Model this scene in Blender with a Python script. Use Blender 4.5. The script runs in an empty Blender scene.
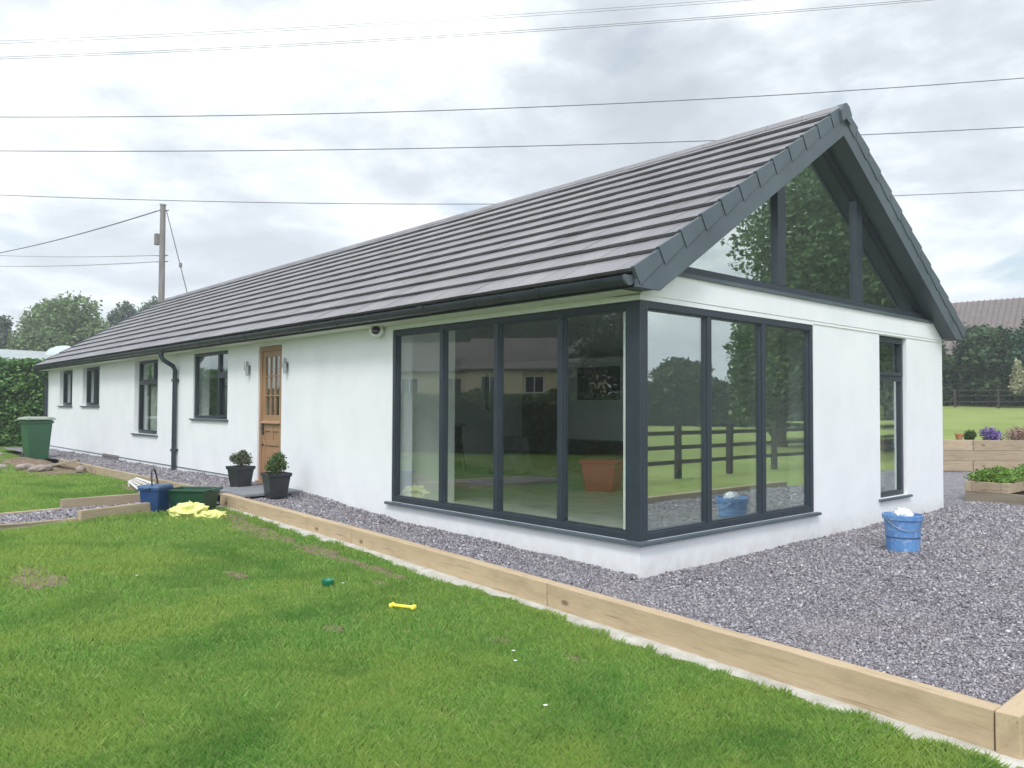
import bpy, bmesh, math, random
import numpy as np
from mathutils import Vector, Matrix
random.seed(7)
rng = np.random.default_rng(11)
S = bpy.context.scene
COL = S.collection
R = math.radians
CAM = (4.3514, -5.3906, 1.4702)

# ------------------------------------------------------------------ materials
MATS = {}
def newmat(name):
    m = bpy.data.materials.new(name); m.use_nodes = True
    MATS[name] = m
    nt = m.node_tree
    return m, nt, nt.nodes['Principled BSDF']
def node(nt, t, **kw):
    n = nt.nodes.new(t)
    for k, v in kw.items():
        if k in n.inputs: n.inputs[k].default_value = v
        else: setattr(n, k, v)
    return n
def ramp(nt, fac, stops):
    r = nt.nodes.new('ShaderNodeValToRGB')
    el = r.color_ramp.elements
    while len(el) < len(stops): el.new(0.5)
    for e, (p, c) in zip(el, stops):
        e.position = p; e.color = (*c, 1)
    nt.links.new(fac, r.inputs['Fac'])
    return r.outputs['Color']
def coords(nt, space='Object', scale=(1, 1, 1)):
    tc = nt.nodes.new('ShaderNodeTexCoord')
    mp = nt.nodes.new('ShaderNodeMapping'); mp.inputs['Scale'].default_value = scale
    nt.links.new(tc.outputs[space], mp.inputs['Vector'])
    return mp.outputs['Vector']
def noise(nt, vec, scale, detail=4, rough=.55, dist=0.):
    n = nt.nodes.new('ShaderNodeTexNoise')
    n.inputs['Scale'].default_value = scale; n.inputs['Detail'].default_value = detail
    n.inputs['Roughness'].default_value = rough; n.inputs['Distortion'].default_value = dist
    nt.links.new(vec, n.inputs['Vector'])
    return n.outputs['Fac']
def mixc(nt, fac, a, b, mode='MIX'):
    m = nt.nodes.new('ShaderNodeMix'); m.data_type = 'RGBA'; m.blend_type = mode
    for sock, v in ((m.inputs[0], fac), (m.inputs[6], a), (m.inputs[7], b)):
        if hasattr(v, 'is_linked'): nt.links.new(v, sock)
        elif isinstance(v, (int, float)): sock.default_value = v
        else: sock.default_value = (*v, 1)
    return m.outputs[2]
def bump(nt, bsdf, h, strength=.3, dist=.01):
    b = nt.nodes.new('ShaderNodeBump'); b.inputs['Strength'].default_value = strength
    b.inputs['Distance'].default_value = dist
    nt.links.new(h, b.inputs['Height']); nt.links.new(b.outputs['Normal'], bsdf.inputs['Normal'])
def simple(name, c1, c2=None, scale=6., rough=.6, metal=0., bs=0., bscale=60., stretch=(1, 1, 1), bd=.004, spec=None, lo=.35, hi=.65):
    m, nt, b = newmat(name)
    b.inputs['Roughness'].default_value = rough; b.inputs['Metallic'].default_value = metal
    if spec is not None: b.inputs['Specular IOR Level'].default_value = spec
    v = coords(nt, 'Object', stretch)
    if c2 is None: c2 = tuple(x * .82 for x in c1)
    n = noise(nt, v, scale, 6)
    nt.links.new(ramp(nt, n, [(lo, c1), (hi, c2)]), b.inputs['Base Color'])
    if bs: bump(nt, b, noise(nt, v, bscale, 5), bs, bd)
    return m
def island_mat(name, stops, rough=.6, spec=.3, patch=None, pscale=.4, trans=0., pf=.6):
    """one random colour per leaf / blade / stone; optional broad patches"""
    m, nt, b = newmat(name)
    g = nt.nodes.new('ShaderNodeNewGeometry')
    c = ramp(nt, g.outputs['Random Per Island'], stops)
    if patch:
        n = noise(nt, coords(nt), pscale, 4, .6, .6)
        f = ramp(nt, n, [(.38, (0, 0, 0)), (.62, (pf, pf, pf))])
        c = mixc(nt, f, c, mixc(nt, .65, c, patch))
    nt.links.new(c, b.inputs['Base Color'])
    b.inputs['Roughness'].default_value = rough; b.inputs['Specular IOR Level'].default_value = spec
    if trans:
        if name == 'grass_blade':
            c = mixc(nt, ramp(nt, noise(nt, coords(nt), 1.1, 5, .6, .8), [(.50, (0, 0, 0)), (.68, (.5, .5, .5))]), c, (.06, .21, .035))
            nt.links.new(c, b.inputs['Base Color'])
        t = nt.nodes.new('ShaderNodeBsdfTranslucent'); nt.links.new(c, t.inputs['Color'])
        mx = nt.nodes.new('ShaderNodeMixShader'); mx.inputs[0].default_value = trans
        nt.links.new(b.outputs[0], mx.inputs[1]); nt.links.new(t.outputs[0], mx.inputs[2])
        nt.links.new(mx.outputs[0], nt.nodes['Material Output'].inputs['Surface'])
    return m

def render_mat():
    m, nt, b = newmat('white_render'); b.inputs['Roughness'].default_value = .85
    v = coords(nt)
    c = ramp(nt, noise(nt, v, 1.3, 6, .6), [(.3, (.775, .785, .81)), (.7, (.735, .75, .785))])
    v2 = coords(nt, 'Object', (1, 1, .8))
    c = mixc(nt, ramp(nt, noise(nt, v2, 2.2, 5), [(.45, (0, 0, 0)), (.8, (.45, .45, .45))]), c, (.63, .645, .66))
    # soil splash along the foot of the wall
    sx = nt.nodes.new('ShaderNodeSeparateXYZ'); nt.links.new(v, sx.inputs[0])
    mp = node(nt, 'ShaderNodeMapRange'); mp.inputs[1].default_value = .30; mp.inputs[2].default_value = .02
    nt.links.new(sx.outputs[2], mp.inputs[0])
    mu = node(nt, 'ShaderNodeMath', operation='MULTIPLY'); nt.links.new(mp.outputs[0], mu.inputs[0])
    nt.links.new(noise(nt, v, 9, 5), mu.inputs[1])
    c = mixc(nt, ramp(nt, mu.outputs[0], [(.12, (0, 0, 0)), (.6, (.5, .5, .5))]), c, (.47, .44, .40))
    nt.links.new(c, b.inputs['Base Color'])
    bump(nt, b, noise(nt, v, 160, 4), .25, .002)
render_mat()
simple('anthracite', (.030, .042, .056), (.024, .034, .046), 3, .38)
simple('anthracite_plastic', (.090, .115, .135), (.066, .088, .105), 1.6, .5, bs=.1)
simple('black_plastic', (.018, .024, .032), (.028, .036, .046), 5, .33)
simple('soffit_white', (.72, .73, .66), (.66, .68, .60), 2, .6)
simple('white_paint', (.78, .78, .76), (.70, .70, .69), 2, .6)
simple('interior_white', (.66, .67, .65), (.60, .61, .59), 1.2, .8)
simple('ceiling_white', (.70, .71, .70), (.64, .65, .64), 1.2, .8)
simple('floor_tile', (.80, .78, .73), (.58, .58, .55), 3.5, .35, bs=.1)
simple('concrete', (.50, .48, .43), (.36, .34, .29), 7, .9, bs=.7, bscale=30, bd=.02)
simple('slab_stone', (.22, .23, .25), (.17, .18, .20), 5, .75, bs=.3)
simple('green_plastic', (.030, .115, .055), (.022, .085, .042), 2, .42, bs=.08)
simple('glare_pale_lid', (.36, .38, .32), (.20, .26, .20), 3, .4)  # sky glare on the green lid put into a pale base colour
simple('dark_green_plastic', (.012, .07, .035), (.010, .05, .028), 3, .4)
simple('blue_plastic', (.012, .05, .16), (.010, .04, .12), 3, .38)
simple('grey_blue_plastic', (.05, .11, .22), (.04, .09, .18), 3, .4)
simple('pot_plastic', (.018, .022, .026), (.028, .032, .036), 4, .35)
simple('soil', (.06, .04, .025), (.10, .07, .045), 30, .95, bs=.8, bscale=60, bd=.02)
simple('dirt', (.26, .19, .13), (.15, .105, .07), 9, .95, bs=1., bscale=35, bd=.03)
simple('rubble', (.36, .31, .27), (.22, .18, .16), 8, .9, bs=.8, bscale=25, bd=.02)
simple('yellow_bag', (.78, .79, .30), (.66, .68, .22), 7, .35, bs=.9, bscale=14, bd=.05)
simple('white_bag', (.80, .82, .84), (.66, .69, .73), 9, .4)
simple('steel', (.45, .46, .47), (.36, .37, .38), 4, .3, metal=.9)
simple('pole_wood', (.24, .22, .22), (.17, .155, .15), 3, .85, stretch=(6, 6, .5), bs=.4, bscale=20)
simple('cable_black', (.10, .11, .13), None, 3, .6)
simple('bark', (.11, .085, .06), (.07, .05, .035), 8, .9, stretch=(1, 1, .3), bs=.8, bscale=20, bd=.03)
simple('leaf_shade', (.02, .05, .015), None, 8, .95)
simple('red_plastic', (.58, .008, .07), (.50, .008, .06), 3, .45)
simple('teal_rubber', (.01, .28, .27), (.01, .22, .22), 3, .35)
simple('dark_wood', (.035, .022, .016), (.05, .03, .02), 3, .5)
simple('screen_black', (.008, .008, .010), None, 3, .15)
simple('dust_sheet', (.22, .23, .24), (.15, .16, .17), 6, .9, bs=.6, bscale=12, bd=.03)
simple('curtain', (.62, .62, .60), (.50, .50, .49), 4, .9, stretch=(6, 6, .3))
simple('cream_wall', (.80, .64, .45), (.74, .59, .42), 1, .85)
simple('brown_roof', (.18, .15, .14), (.135, .112, .108), 3, .85, bs=.5, bscale=4, bd=.05)
simple('flat_roof', (.34, .38, .38), (.29, .33, .33), .6, .8)
simple('fence_wood', (.06, .05, .045), (.035, .03, .026), 5, .85, stretch=(1, 1, 4))
simple('terracotta', (.42, .19, .10), None, 6, .8)
simple('dome_plastic', (.46, .52, .52), (.40, .46, .46), 2, .3)
simple('green_toy', (.01, .22, .12), None, 4, .4)
simple('yellow_toy', (.85, .72, .08), None, 4, .45)
simple('upper_grass', (.25, .30, .10), (.18, .235, .07), .35, .95, bs=.6, bscale=6, bd=.05, spec=.1)

def blue_bucket():
    m, nt, b = newmat('blue_bucket'); b.inputs['Roughness'].default_value = .5
    v = coords(nt)
    c = ramp(nt, noise(nt, v, 5, 5), [(.35, (.085, .21, .47)), (.7, (.12, .27, .52))])
    c = mixc(nt, ramp(nt, noise(nt, v, 22, 8, .7, .8), [(.52, (0, 0, 0)), (.66, (.8, .8, .8))]), c, (.42, .50, .62))
    nt.links.new(c, b.inputs['Base Color'])
blue_bucket()

def timber(name, a, c, dark=(.14, .085, .045), grain=1.0):
    m, nt, b = newmat(name); b.inputs['Roughness'].default_value = .8; b.inputs['Specular IOR Level'].default_value = .25
    v = coords(nt, 'Object', (1.2, 16, 16)); v1 = coords(nt, 'Object', (1, 3, 3))
    oi = nt.nodes.new('ShaderNodeObjectInfo')
    n = noise(nt, v, 2.2, 7, .65, .5)
    col = ramp(nt, n, [(.30, c), (.5, a), (.74, tuple(x * .82 for x in a))])
    col = mixc(nt, ramp(nt, noise(nt, v1, 1.1, 4), [(.4, (0, 0, 0)), (.7, (.5, .5, .5))]), col, c)
    # knots
    vo = nt.nodes.new('ShaderNodeTexVoronoi'); vo.inputs['Scale'].default_value = 2.3
    nt.links.new(coords(nt, 'Object', (1, 2.1, 2.1)), vo.inputs['Vector'])
    k = ramp(nt, vo.outputs['Distance'], [(.06, (.8, .8, .8)), (.13, (0, 0, 0))])
    col = mixc(nt, k, col, dark)
    sp_ = ramp(nt, noise(nt, coords(nt, 'Object', (.55, 26, 26)), 1.7, 3, .5, .3), [(.655, (0, 0, 0)), (.70, (.7, .7, .7))])
    col = mixc(nt, sp_, col, dark)
    col = mixc(nt, ramp(nt, noise(nt, coords(nt, 'Object', (2, 5, 5)), 1.0, 6, .65), [(.5, (0, 0, 0)), (.75, (.45, .45, .45))]), col, tuple(x * .62 for x in c))
    # slight difference from sleeper to sleeper
    hs = nt.nodes.new('ShaderNodeHueSaturation')
    mr = node(nt, 'ShaderNodeMapRange'); mr.inputs[3].default_value = .86; mr.inputs[4].default_value = 1.1
    nt.links.new(oi.outputs['Random'], mr.inputs[0]); nt.links.new(mr.outputs[0], hs.inputs['Value'])
    nt.links.new(col, hs.inputs['Color']); nt.links.new(hs.outputs[0], b.inputs['Base Color'])
    bump(nt, b, n, .35 * grain, .006)
timber('new_timber', (.56, .435, .29), (.43, .32, .20))
timber('weathered_timber', (.44, .355, .25), (.30, .23, .16))
timber('grey_timber', (.30, .26, .20), (.20, .165, .12))
def oak():
    m, nt, b = newmat('oak'); b.inputs['Roughness'].default_value = .5
    v = coords(nt, 'Object', (14, 14, 1.2))
    n = noise(nt, v, 2.4, 7, .6, .4)
    nt.links.new(ramp(nt, n, [(.32, (.37, .225, .125)), (.66, (.28, .16, .085))]), b.inputs['Base Color'])
    bump(nt, b, n, .2, .003)
oak()
def tile_mat():
    m, nt, b = newmat('concrete_roof_tile'); b.inputs['Roughness'].default_value = .5; b.inputs['Specular IOR Level'].default_value = .5
    g = nt.nodes.new('ShaderNodeNewGeometry')
    c = ramp(nt, g.outputs['Random Per Island'], [(0, (.145, .140, .150)), (.3, (.17, .165, .178)), (.8, (.192, .186, .20)), (1, (.215, .208, .22))])
    v = coords(nt)
    c = mixc(nt, ramp(nt, noise(nt, v, 1.6, 5), [(.4, (0, 0, 0)), (.7, (.35, .35, .35))]), c, (.25, .24, .25))
    nt.links.new(c, b.inputs['Base Color'])
    bump(nt, b, noise(nt, v, 90, 5), .3, .003)
tile_mat()
def glass(name, base, tint=(.80, .90, .86), k=1.0):
    m, nt, b = newmat(name); nt.nodes.remove(b)
    lw = node(nt, 'ShaderNodeLayerWeight', Blend=.5)
    p = node(nt, 'ShaderNodeMath', operation='POWER'); p.inputs[1].default_value = 2.6
    nt.links.new(lw.outputs['Facing'], p.inputs[0])
    mr = node(nt, 'ShaderNodeMapRange'); mr.inputs[3].default_value = base; mr.inputs[4].default_value = min(1, base + .85 * k)
    nt.links.new(p.outputs[0], mr.inputs[0])
    t = nt.nodes.new('ShaderNodeBsdfTransparent'); t.inputs[0].default_value = (*tint, 1)
    g = nt.nodes.new('ShaderNodeBsdfGlossy'); g.inputs['Roughness'].default_value = .0
    g.inputs['Color'].default_value = (.93, .98, .96, 1)
    v = coords(nt)
    bp = nt.nodes.new('ShaderNodeBump'); bp.inputs['Strength'].default_value = .02; bp.inputs['Distance'].default_value = .02
    nt.links.new(noise(nt, v, 1.4, 1), bp.inputs['Height']); nt.links.new(bp.outputs[0], g.inputs['Normal'])
    mx = nt.nodes.new('ShaderNodeMixShader')
    nt.links.new(mr.outputs[0], mx.inputs[0]); nt.links.new(t.outputs[0], mx.inputs[1]); nt.links.new(g.outputs[0], mx.inputs[2])
    nt.links.new(mx.outputs[0], nt.nodes['Material Output'].inputs['Surface'])
glass('window_glass', .36, (.93, .97, .95))
glass('side_glass', .085, (.96, .985, .975), .55)
def ground_mat(name, stops, scale, patch=None, ps=.35, bd=.03, bs=.8):
    m, nt, b = newmat(name); b.inputs['Roughness'].default_value = .95; b.inputs['Specular IOR Level'].default_value = .15
    v = coords(nt)
    n = noise(nt, v, scale, 8, .65)
    c = ramp(nt, n, stops)
    if patch:
        c = mixc(nt, ramp(nt, noise(nt, v, ps, 5, .6, .5), [(.42, (0, 0, 0)), (.62, (.8, .8, .8))]), c, patch)
    nt.links.new(c, b.inputs['Base Color'])
    bump(nt, b, n, bs, bd)
ground_mat('lawn_soil', [(.3, (.06, .11, .02)), (.5, (.10, .18, .032)), (.7, (.15, .22, .05))], 26, (.15, .20, .055))
ground_mat('field_ground', [(.3, (.13, .20, .045)), (.7, (.18, .26, .06))], 1.5)
def gravel_base():
    m, nt, b = newmat('gravel_base'); b.inputs['Roughness'].default_value = .85
    v = coords(nt)
    vo = nt.nodes.new('ShaderNodeTexVoronoi'); vo.inputs['Scale'].default_value = 42; nt.links.new(v, vo.inputs['Vector'])
    bw = nt.nodes.new('ShaderNodeSeparateColor'); nt.links.new(vo.outputs['Color'], bw.inputs[0])
    c = ramp(nt, bw.outputs[0], [(0, (.10, .095, .11)), (.5, (.20, .19, .215)), (1, (.33, .32, .345))])
    nt.links.new(c, b.inputs['Base Color'])
    bump(nt, b, vo.outputs['Distance'], .9, .02)
gravel_base()
island_mat('slate_chip', [(0, (.100, .090, .112)), (.35, (.205, .190, .218)), (.7, (.325, .303, .342)), (.95, (.44, .42, .45)), (1, (.62, .60, .59))],
           .55, .4, (.30, .27, .27), .8)
island_mat('grass_blade', [(0, (.15, .31, .065)), (.4, (.21, .41, .085)), (.75, (.29, .50, .115)), (.93, (.42, .56, .20)), (1, (.52, .47, .24))],
           .55, .2, (.40, .50, .12), .75, .5, pf=.9)
island_mat('ivy_leaf', [(0, (.04, .12, .03)), (.5, (.08, .21, .05)), (.85, (.14, .30, .08)), (1, (.26, .40, .14))], .4, .4, (.11, .17, .03), .8, .2)
island_mat('pale_leaf', [(0, (.10, .16, .07)), (.6, (.155, .23, .095)), (1, (.22, .30, .13))], .6, .25, None, 1, .3)  # distance haze put into paler leaves for the far trees; planter plants share it
island_mat('airy_leaf', [(0, (.05, .10, .04)), (.6, (.10, .17, .07)), (1, (.20, .29, .13))], .5, .3, None, 1, .35)
island_mat('haze_grey_leaf', [(0, (.08, .12, .085)), (.6, (.12, .165, .12)), (1, (.16, .21, .15))], .6, .25, None, 1, .3)  # haze over the far trees put into a greyer leaf colour
island_mat('tree_leaf', [(0, (.028, .062, .018)), (.6, (.055, .105, .030)), (1, (.10, .16, .05))], .5, .3, None, 1, .25)
island_mat('dark_leaf', [(0, (.022, .05, .020)), (.6, (.042, .088, .034)), (1, (.08, .135, .05))], .55, .25, None, 1, .2)
island_mat('conifer_leaf', [(0, (.020, .06, .035)), (.6, (.040, .10, .055)), (1, (.07, .145, .07))], .6, .25, None, 1, .2)
island_mat('bright_leaf', [(0, (.07, .16, .025)), (.5, (.15, .28, .045)), (1, (.30, .42, .10))], .5, .3, None, 1, .3)
island_mat('box_leaf', [(0, (.05, .09, .03)), (.6, (.09, .15, .05)), (1, (.16, .22, .09))], .5, .3, None, 1, .2)
island_mat('olive_leaf', [(0, (.07, .09, .05)), (.6, (.12, .14, .085)), (1, (.19, .21, .13))], .5, .3, None, 1, .2)
island_mat('pale_dry_leaf', [(0, (.25, .27, .16)), (1, (.45, .45, .30))], .6, .2)
island_mat('purple_flower', [(0, (.09, .06, .20)), (.6, (.18, .12, .34)), (1, (.30, .22, .48))], .6, .2)
island_mat('pink_flower', [(0, (.20, .13, .09)), (.5, (.34, .22, .20)), (1, (.50, .36, .36))], .6, .2)
island_mat('white_petal', [(0, (.7, .7, .66)), (1, (.85, .83, .8))], .6, .2)

# ------------------------------------------------------------------ mesh helpers
class MB:
    def __init__(s): s.v = []; s.f = []; s.sm = False
    def add(s, v, f):
        o = len(s.v); s.v += [tuple(p) for p in v]; s.f += [tuple(i + o for i in q) for q in f]; return s
    def box(s, x0, x1, y0, y1, z0, z1, T=None):
        v = [(x0, y0, z0), (x1, y0, z0), (x1, y1, z0), (x0, y1, z0), (x0, y0, z1), (x1, y0, z1), (x1, y1, z1), (x0, y1, z1)]
        if T: v = [T(*p) for p in v]
        return s.add(v, [(3, 2, 1, 0), (4, 5, 6, 7), (0, 1, 5, 4), (1, 2, 6, 5), (2, 3, 7, 6), (3, 0, 4, 7)])
    def prism(s, poly, axis, a, b):
        """poly of 2-d points extruded along axis from a to b"""
        def P(p, t):
            return {0: (t, p[0], p[1]), 1: (p[0], t, p[1]), 2: (p[0], p[1], t)}[axis]
        n = len(poly)
        v = [P(p, a) for p in poly] + [P(p, b) for p in poly]
        f = [tuple(range(n))[::-1], tuple(range(n, 2 * n))] + [(i, (i + 1) % n, n + (i + 1) % n, n + i) for i in range(n)]
        return s.add(v, f)
    def tube(s, pts, rad, seg=8, cap=True):
        pts = [Vector(p) for p in pts]; n = len(pts)
        rs = rad if isinstance(rad, (list, tuple)) else [rad] * n
        rings = []; up = None
        for i, p in enumerate(pts):
            d = (pts[min(i + 1, n - 1)] - pts[max(i - 1, 0)]).normalized()
            if up is None: up = Vector((0, 0, 1)) if abs(d.z) < .9 else Vector((1, 0, 0))
            a = d.cross(up).normalized(); u = a.cross(d).normalized(); up = u
            rings.append([p + (a * math.cos(t) + u * math.sin(t)) * rs[i] for t in [2 * math.pi * k / seg for k in range(seg)]])
        v = [q for r in rings for q in r]
        f = [(i * seg + k, i * seg + (k + 1) % seg, (i + 1) * seg + (k + 1) % seg, (i + 1) * seg + k) for i in range(n - 1) for k in range(seg)]
        if cap: f += [tuple(range(seg))[::-1], tuple(range((n - 1) * seg, n * seg))]
        return s.add(v, f)
    def lathe(s, prof, seg=24, c=(0, 0, 0), sq=1.0):
        n = len(prof)
        v = [(c[0] + r * math.cos(t), c[1] + sq * r * math.sin(t), c[2] + z) for r, z in prof for t in [2 * math.pi * k / seg for k in range(seg)]]
        f = [(i * seg + k, i * seg + (k + 1) % seg, (i + 1) * seg + (k + 1) % seg, (i + 1) * seg + k) for i in range(n - 1) for k in range(seg)]
        f += [tuple(range(seg))[::-1], tuple(range((n - 1) * seg, n * seg))]
        return s.add(v, f)
    def build(s, name, mat, parent=None, bevel=0., smooth=False, recalc=True):
        me = bpy.data.meshes.new(name); me.from_pydata(s.v, [], s.f)
        if recalc:
            bm = bmesh.new(); bm.from_mesh(me); bmesh.ops.recalc_face_normals(bm, faces=bm.faces); bm.to_mesh(me); bm.free()
        me.materials.append(MATS[mat])
        o = bpy.data.objects.new(name, me); COL.objects.link(o)
        if parent: o.parent = parent
        if smooth:
            for p in me.polygons: p.use_smooth = True
            me.set_sharp_from_angle(angle=R(40))
        if bevel:
            b = o.modifiers.new('bevel', 'BEVEL'); b.width = bevel; b.segments = 2; b.limit_method = 'ANGLE'; b.angle_limit = R(40)
        return o
def tag(o, label=None, cat=None, group=None, kind=None):
    if label: o['label'] = label
    if cat: o['category'] = cat
    if group: o['group'] = group
    if kind: o['kind'] = kind
    return o
def thing(name, label, cat, loc=(0, 0, 0), rz=0., group=None):
    o = bpy.data.objects.new(name, None); COL.objects.link(o); o.location = loc; o.rotation_euler = (0, 0, rz)
    o.empty_display_size = .2
    return tag(o, label, cat, group)
def numesh(name, V, F, mat, parent=None):
    """V (n,3) array, F (m,k) int array"""
    me = bpy.data.meshes.new(name); n, m, k = len(V), len(F), F.shape[1]
    me.vertices.add(n); me.vertices.foreach_set('co', np.ascontiguousarray(V, dtype=np.float32).ravel())
    me.loops.add(m * k); me.loops.foreach_set('vertex_index', np.ascontiguousarray(F, dtype=np.int32).ravel())
    me.polygons.add(m); me.polygons.foreach_set('loop_start', np.arange(0, m * k, k, dtype=np.int32))
    me.polygons.foreach_set('loop_total', np.full(m, k, dtype=np.int32))
    me.update(calc_edges=True); me.materials.append(MATS[mat])
    o = bpy.data.objects.new(name, me); COL.objects.link(o)
    if parent: o.parent = parent
    return o
def leaves(P, size, var=.4, aspect=.55, droop=0.):
    """P (n,3) leaf centres -> quads (diamond leaves) in random directions"""
    n = len(P)
    a = rng.normal(size=(n, 3)); a[:, 2] *= .6; a[:, 2] -= droop; a /= np.linalg.norm(a, axis=1)[:, None]
    b = rng.normal(size=(n, 3)); b -= (b * a).sum(1)[:, None] * a; b /= np.linalg.norm(b, axis=1)[:, None]
    s = (size * (1 + var * rng.uniform(-1, 1, n)))[:, None]
    V = np.stack([P - a * s, P + b * s * aspect, P + a * s, P - b * s * aspect], 1).reshape(-1, 3)
    F = np.arange(4 * n).reshape(n, 4)
    return V, F
def blob_points(lobes, n, inner=.55):
    """points near the shells of ellipsoid lobes (x,y,z,rx,ry,rz)"""
    w = np.array([l[3] * l[4] + l[4] * l[5] + l[3] * l[5] for l in lobes]); w /= w.sum()
    idx = rng.choice(len(lobes), n, p=w); L = np.array(lobes)[idx]
    d = rng.normal(size=(n, 3)); d /= np.linalg.norm(d, axis=1)[:, None]
    r = inner + (1 - inner) * rng.uniform(0, 1, n) ** .6
    r *= 1 + .12 * rng.normal(size=n)
    return L[:, :3] + d * L[:, 3:] * r[:, None]

# ------------------------------------------------------------------ terrain heights
def ip(x, xs, ys): return np.interp(x, xs, ys)
def LZ(x): return ip(x, [-16, -10, -6, -3, 0, 3], [.15, .12, .06, -.03, -.10, -.125])
def WZ(x): return ip(x, [-15, -11.6, -7.7, -6.5, -5.6, -4.8, -3.6, -2, 0], [.215, .22, .25, .235, .20, .14, .07, .05, .0])
def SY(x): return ip(x, [-16, -6.6, -3.2, -.1, 3.1], [-1.06, -1.00, -.93, -1.02, -1.25])   # front face of the sleeper row
def SZ(x): return ip(x, [-16, -10, -6.6, -3.2, -.1, 3.1], [.27, .27, .25, .155, .10, .08])  # its top
def GZ(x, y):
    x = np.asarray(x, float); y = np.asarray(y, float)
    t = np.clip(-y / 1.0, 0, 1)
    front = WZ(x) * (1 - t) + (SZ(x) - .03) * t
    right = ip(y, [0, 6.8, 8, 13, 30], [.0, .05, .06, .15, .15])
    return np.where(y < 0, front, right) + .008 * np.sin(5.1 * x + 1.7 * y) * np.sin(4.3 * y - x) - .004

def sheet(name, xs, ys, zf, mat, kind='structure', keep=None, drop=.25):
    X, Y = np.meshgrid(xs, ys); Z = zf(X, Y); nx, ny = len(xs), len(ys)
    V = np.stack([X.ravel(), Y.ravel(), Z.ravel()], 1)
    F = []
    for j in range(ny - 1):
        for i in range(nx - 1):
            a = j * nx + i; F.append((a, a + 1, a + nx + 1, a + nx))
    F = np.array(F)
    if keep is not None:
        c = V[F].mean(1); F = F[keep(c[:, 0], c[:, 1])]
    o = numesh(name, V, F, mat); o['kind'] = kind
    for p in o.data.polygons: p.use_smooth = True
    return o

# big ground sheet
m = MB(); m.add([(-250, -250, -.32), (250, -250, -.32), (250, 250, -.32), (-250, 250, -.32)], [(0, 1, 2, 3)])
g = m.build('ground', 'field_ground'); g['kind'] = 'structure'
# gravel: strip along the house and yard round the gable end
xs = np.arange(-22.5, 3.11, .1)
ys1 = np.linspace(0, 1, 14)
V = []; F = []
for i, x in enumerate(xs):
    for t in ys1:
        y = .12 + t * (SY(x) + .03 - .12); V.append((x, y, float(GZ(x, y)) + (.028 * max(0, min(1, 1 + y / .25)) if x < 0 else 0)))
n = len(ys1)
for i in range(len(xs) - 1):
    for j in range(n - 1): F.append((i * n + j, i * n + j + 1, (i + 1) * n + j + 1, (i + 1) * n + j))
o = numesh('gravel_path', np.array(V), np.array(F), 'gravel_base'); o['kind'] = 'structure'
o = sheet('gravel_yard', np.arange(-.12, 3.13, .25), np.arange(.12, 18.1, .3), lambda x, y: GZ(x, np.maximum(y, .01)), 'gravel_base')
o = sheet('gravel_yard', np.arange(-8.12, -.05, .4), np.arange(6.9, 18.1, .4), lambda x, y: GZ(x, y), 'gravel_base')

# path between two sleeper rows, running out over the lawn from the door
UA, UB, UC = Vector((-7.33, -1.05, .25)), Vector((-7.18, -2.84, .25)), Vector((-6.80, -4.9, .15))
LA, LB, LC = Vector((-6.50, -1.12, .22)), Vector((-6.04, -2.88, .22)), Vector((-6.35, -4.9, .12))
def upx(y): return ip(-y, [1.0, 2.84, 4.9], [-7.36, -7.18, -6.80])
def lpx(y): return ip(-y, [1.0, 2.08, 2.88, 4.9], [-6.60, -6.39, -6.20, -6.00])
def on_path(x, y): return (y < -1.0) & (y > -5.2) & (x > upx(y) - .05) & (x < lpx(y) + .08)
V = []; F = []
ys = np.arange(-1.0, -5.2, -.2)
for y in ys:
    for t in (0, .33, .66, 1):
        V.append((upx(y) + t * (lpx(y) - upx(y)), y, .115 + .01 * math.sin(9 * t + 5 * y)))
for i in range(len(ys) - 1):
    for j in range(3): F.append((i * 4 + j, i * 4 + j + 1, (i + 1) * 4 + j + 1, (i + 1) * 4 + j))
o = numesh('garden_path', np.array(V), np.array(F), 'gravel_base'); o['kind'] = 'structure'

# lawn
def lawn_z(x, y):
    return LZ(x) + .012 * np.sin(2.3 * x + y) * np.sin(1.9 * y) + np.where(y < -3, -.0, 0)
xs = np.concatenate([np.arange(-60, -18, 3), np.arange(-18, 8, .25), np.arange(8, 61, 3)])
ys = np.concatenate([np.arange(-60, -8, 3), np.arange(-8, -1.31, .2)])
sheet('lawn', xs, ys, lawn_z, 'lawn_soil')
V = []; F = []
xs2 = np.arange(-17, 3.3, .25)
for x in xs2:
    for t in (0, .5, 1.0): 
        y = -1.4 + t * (SY(x) - .01 + 1.4); V.append((x, y, float(lawn_z(x, y))))
for i in range(len(xs2) - 1):
    for j in range(2): F.append((i * 3 + j, i * 3 + j + 1, (i + 1) * 3 + j + 1, (i + 1) * 3 + j))
V = np.array(V); V[V[:, 1] < -1.39, 2] += .0
o = numesh('lawn', V, np.array(F), 'lawn_soil'); o['kind'] = 'structure'
o = sheet('lawn', np.arange(-60, -16.9, 1.2), np.arange(-1.4, 14, .7), lambda x, y: np.where((x > -22) & (y > -.9), .1, .15) + 0 * x, 'lawn_soil', keep=lambda x, y: ~((x > -21.9) & (y > -.2)))
o = sheet('lawn', np.arange(3.2, 62, .7), np.concatenate([np.arange(-1.4, 20, .7), np.arange(20, 60, 2)]), lambda x, y: -.11 + 0 * x + .004 * (x > 7) * (x - 7), 'upper_grass')

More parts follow.
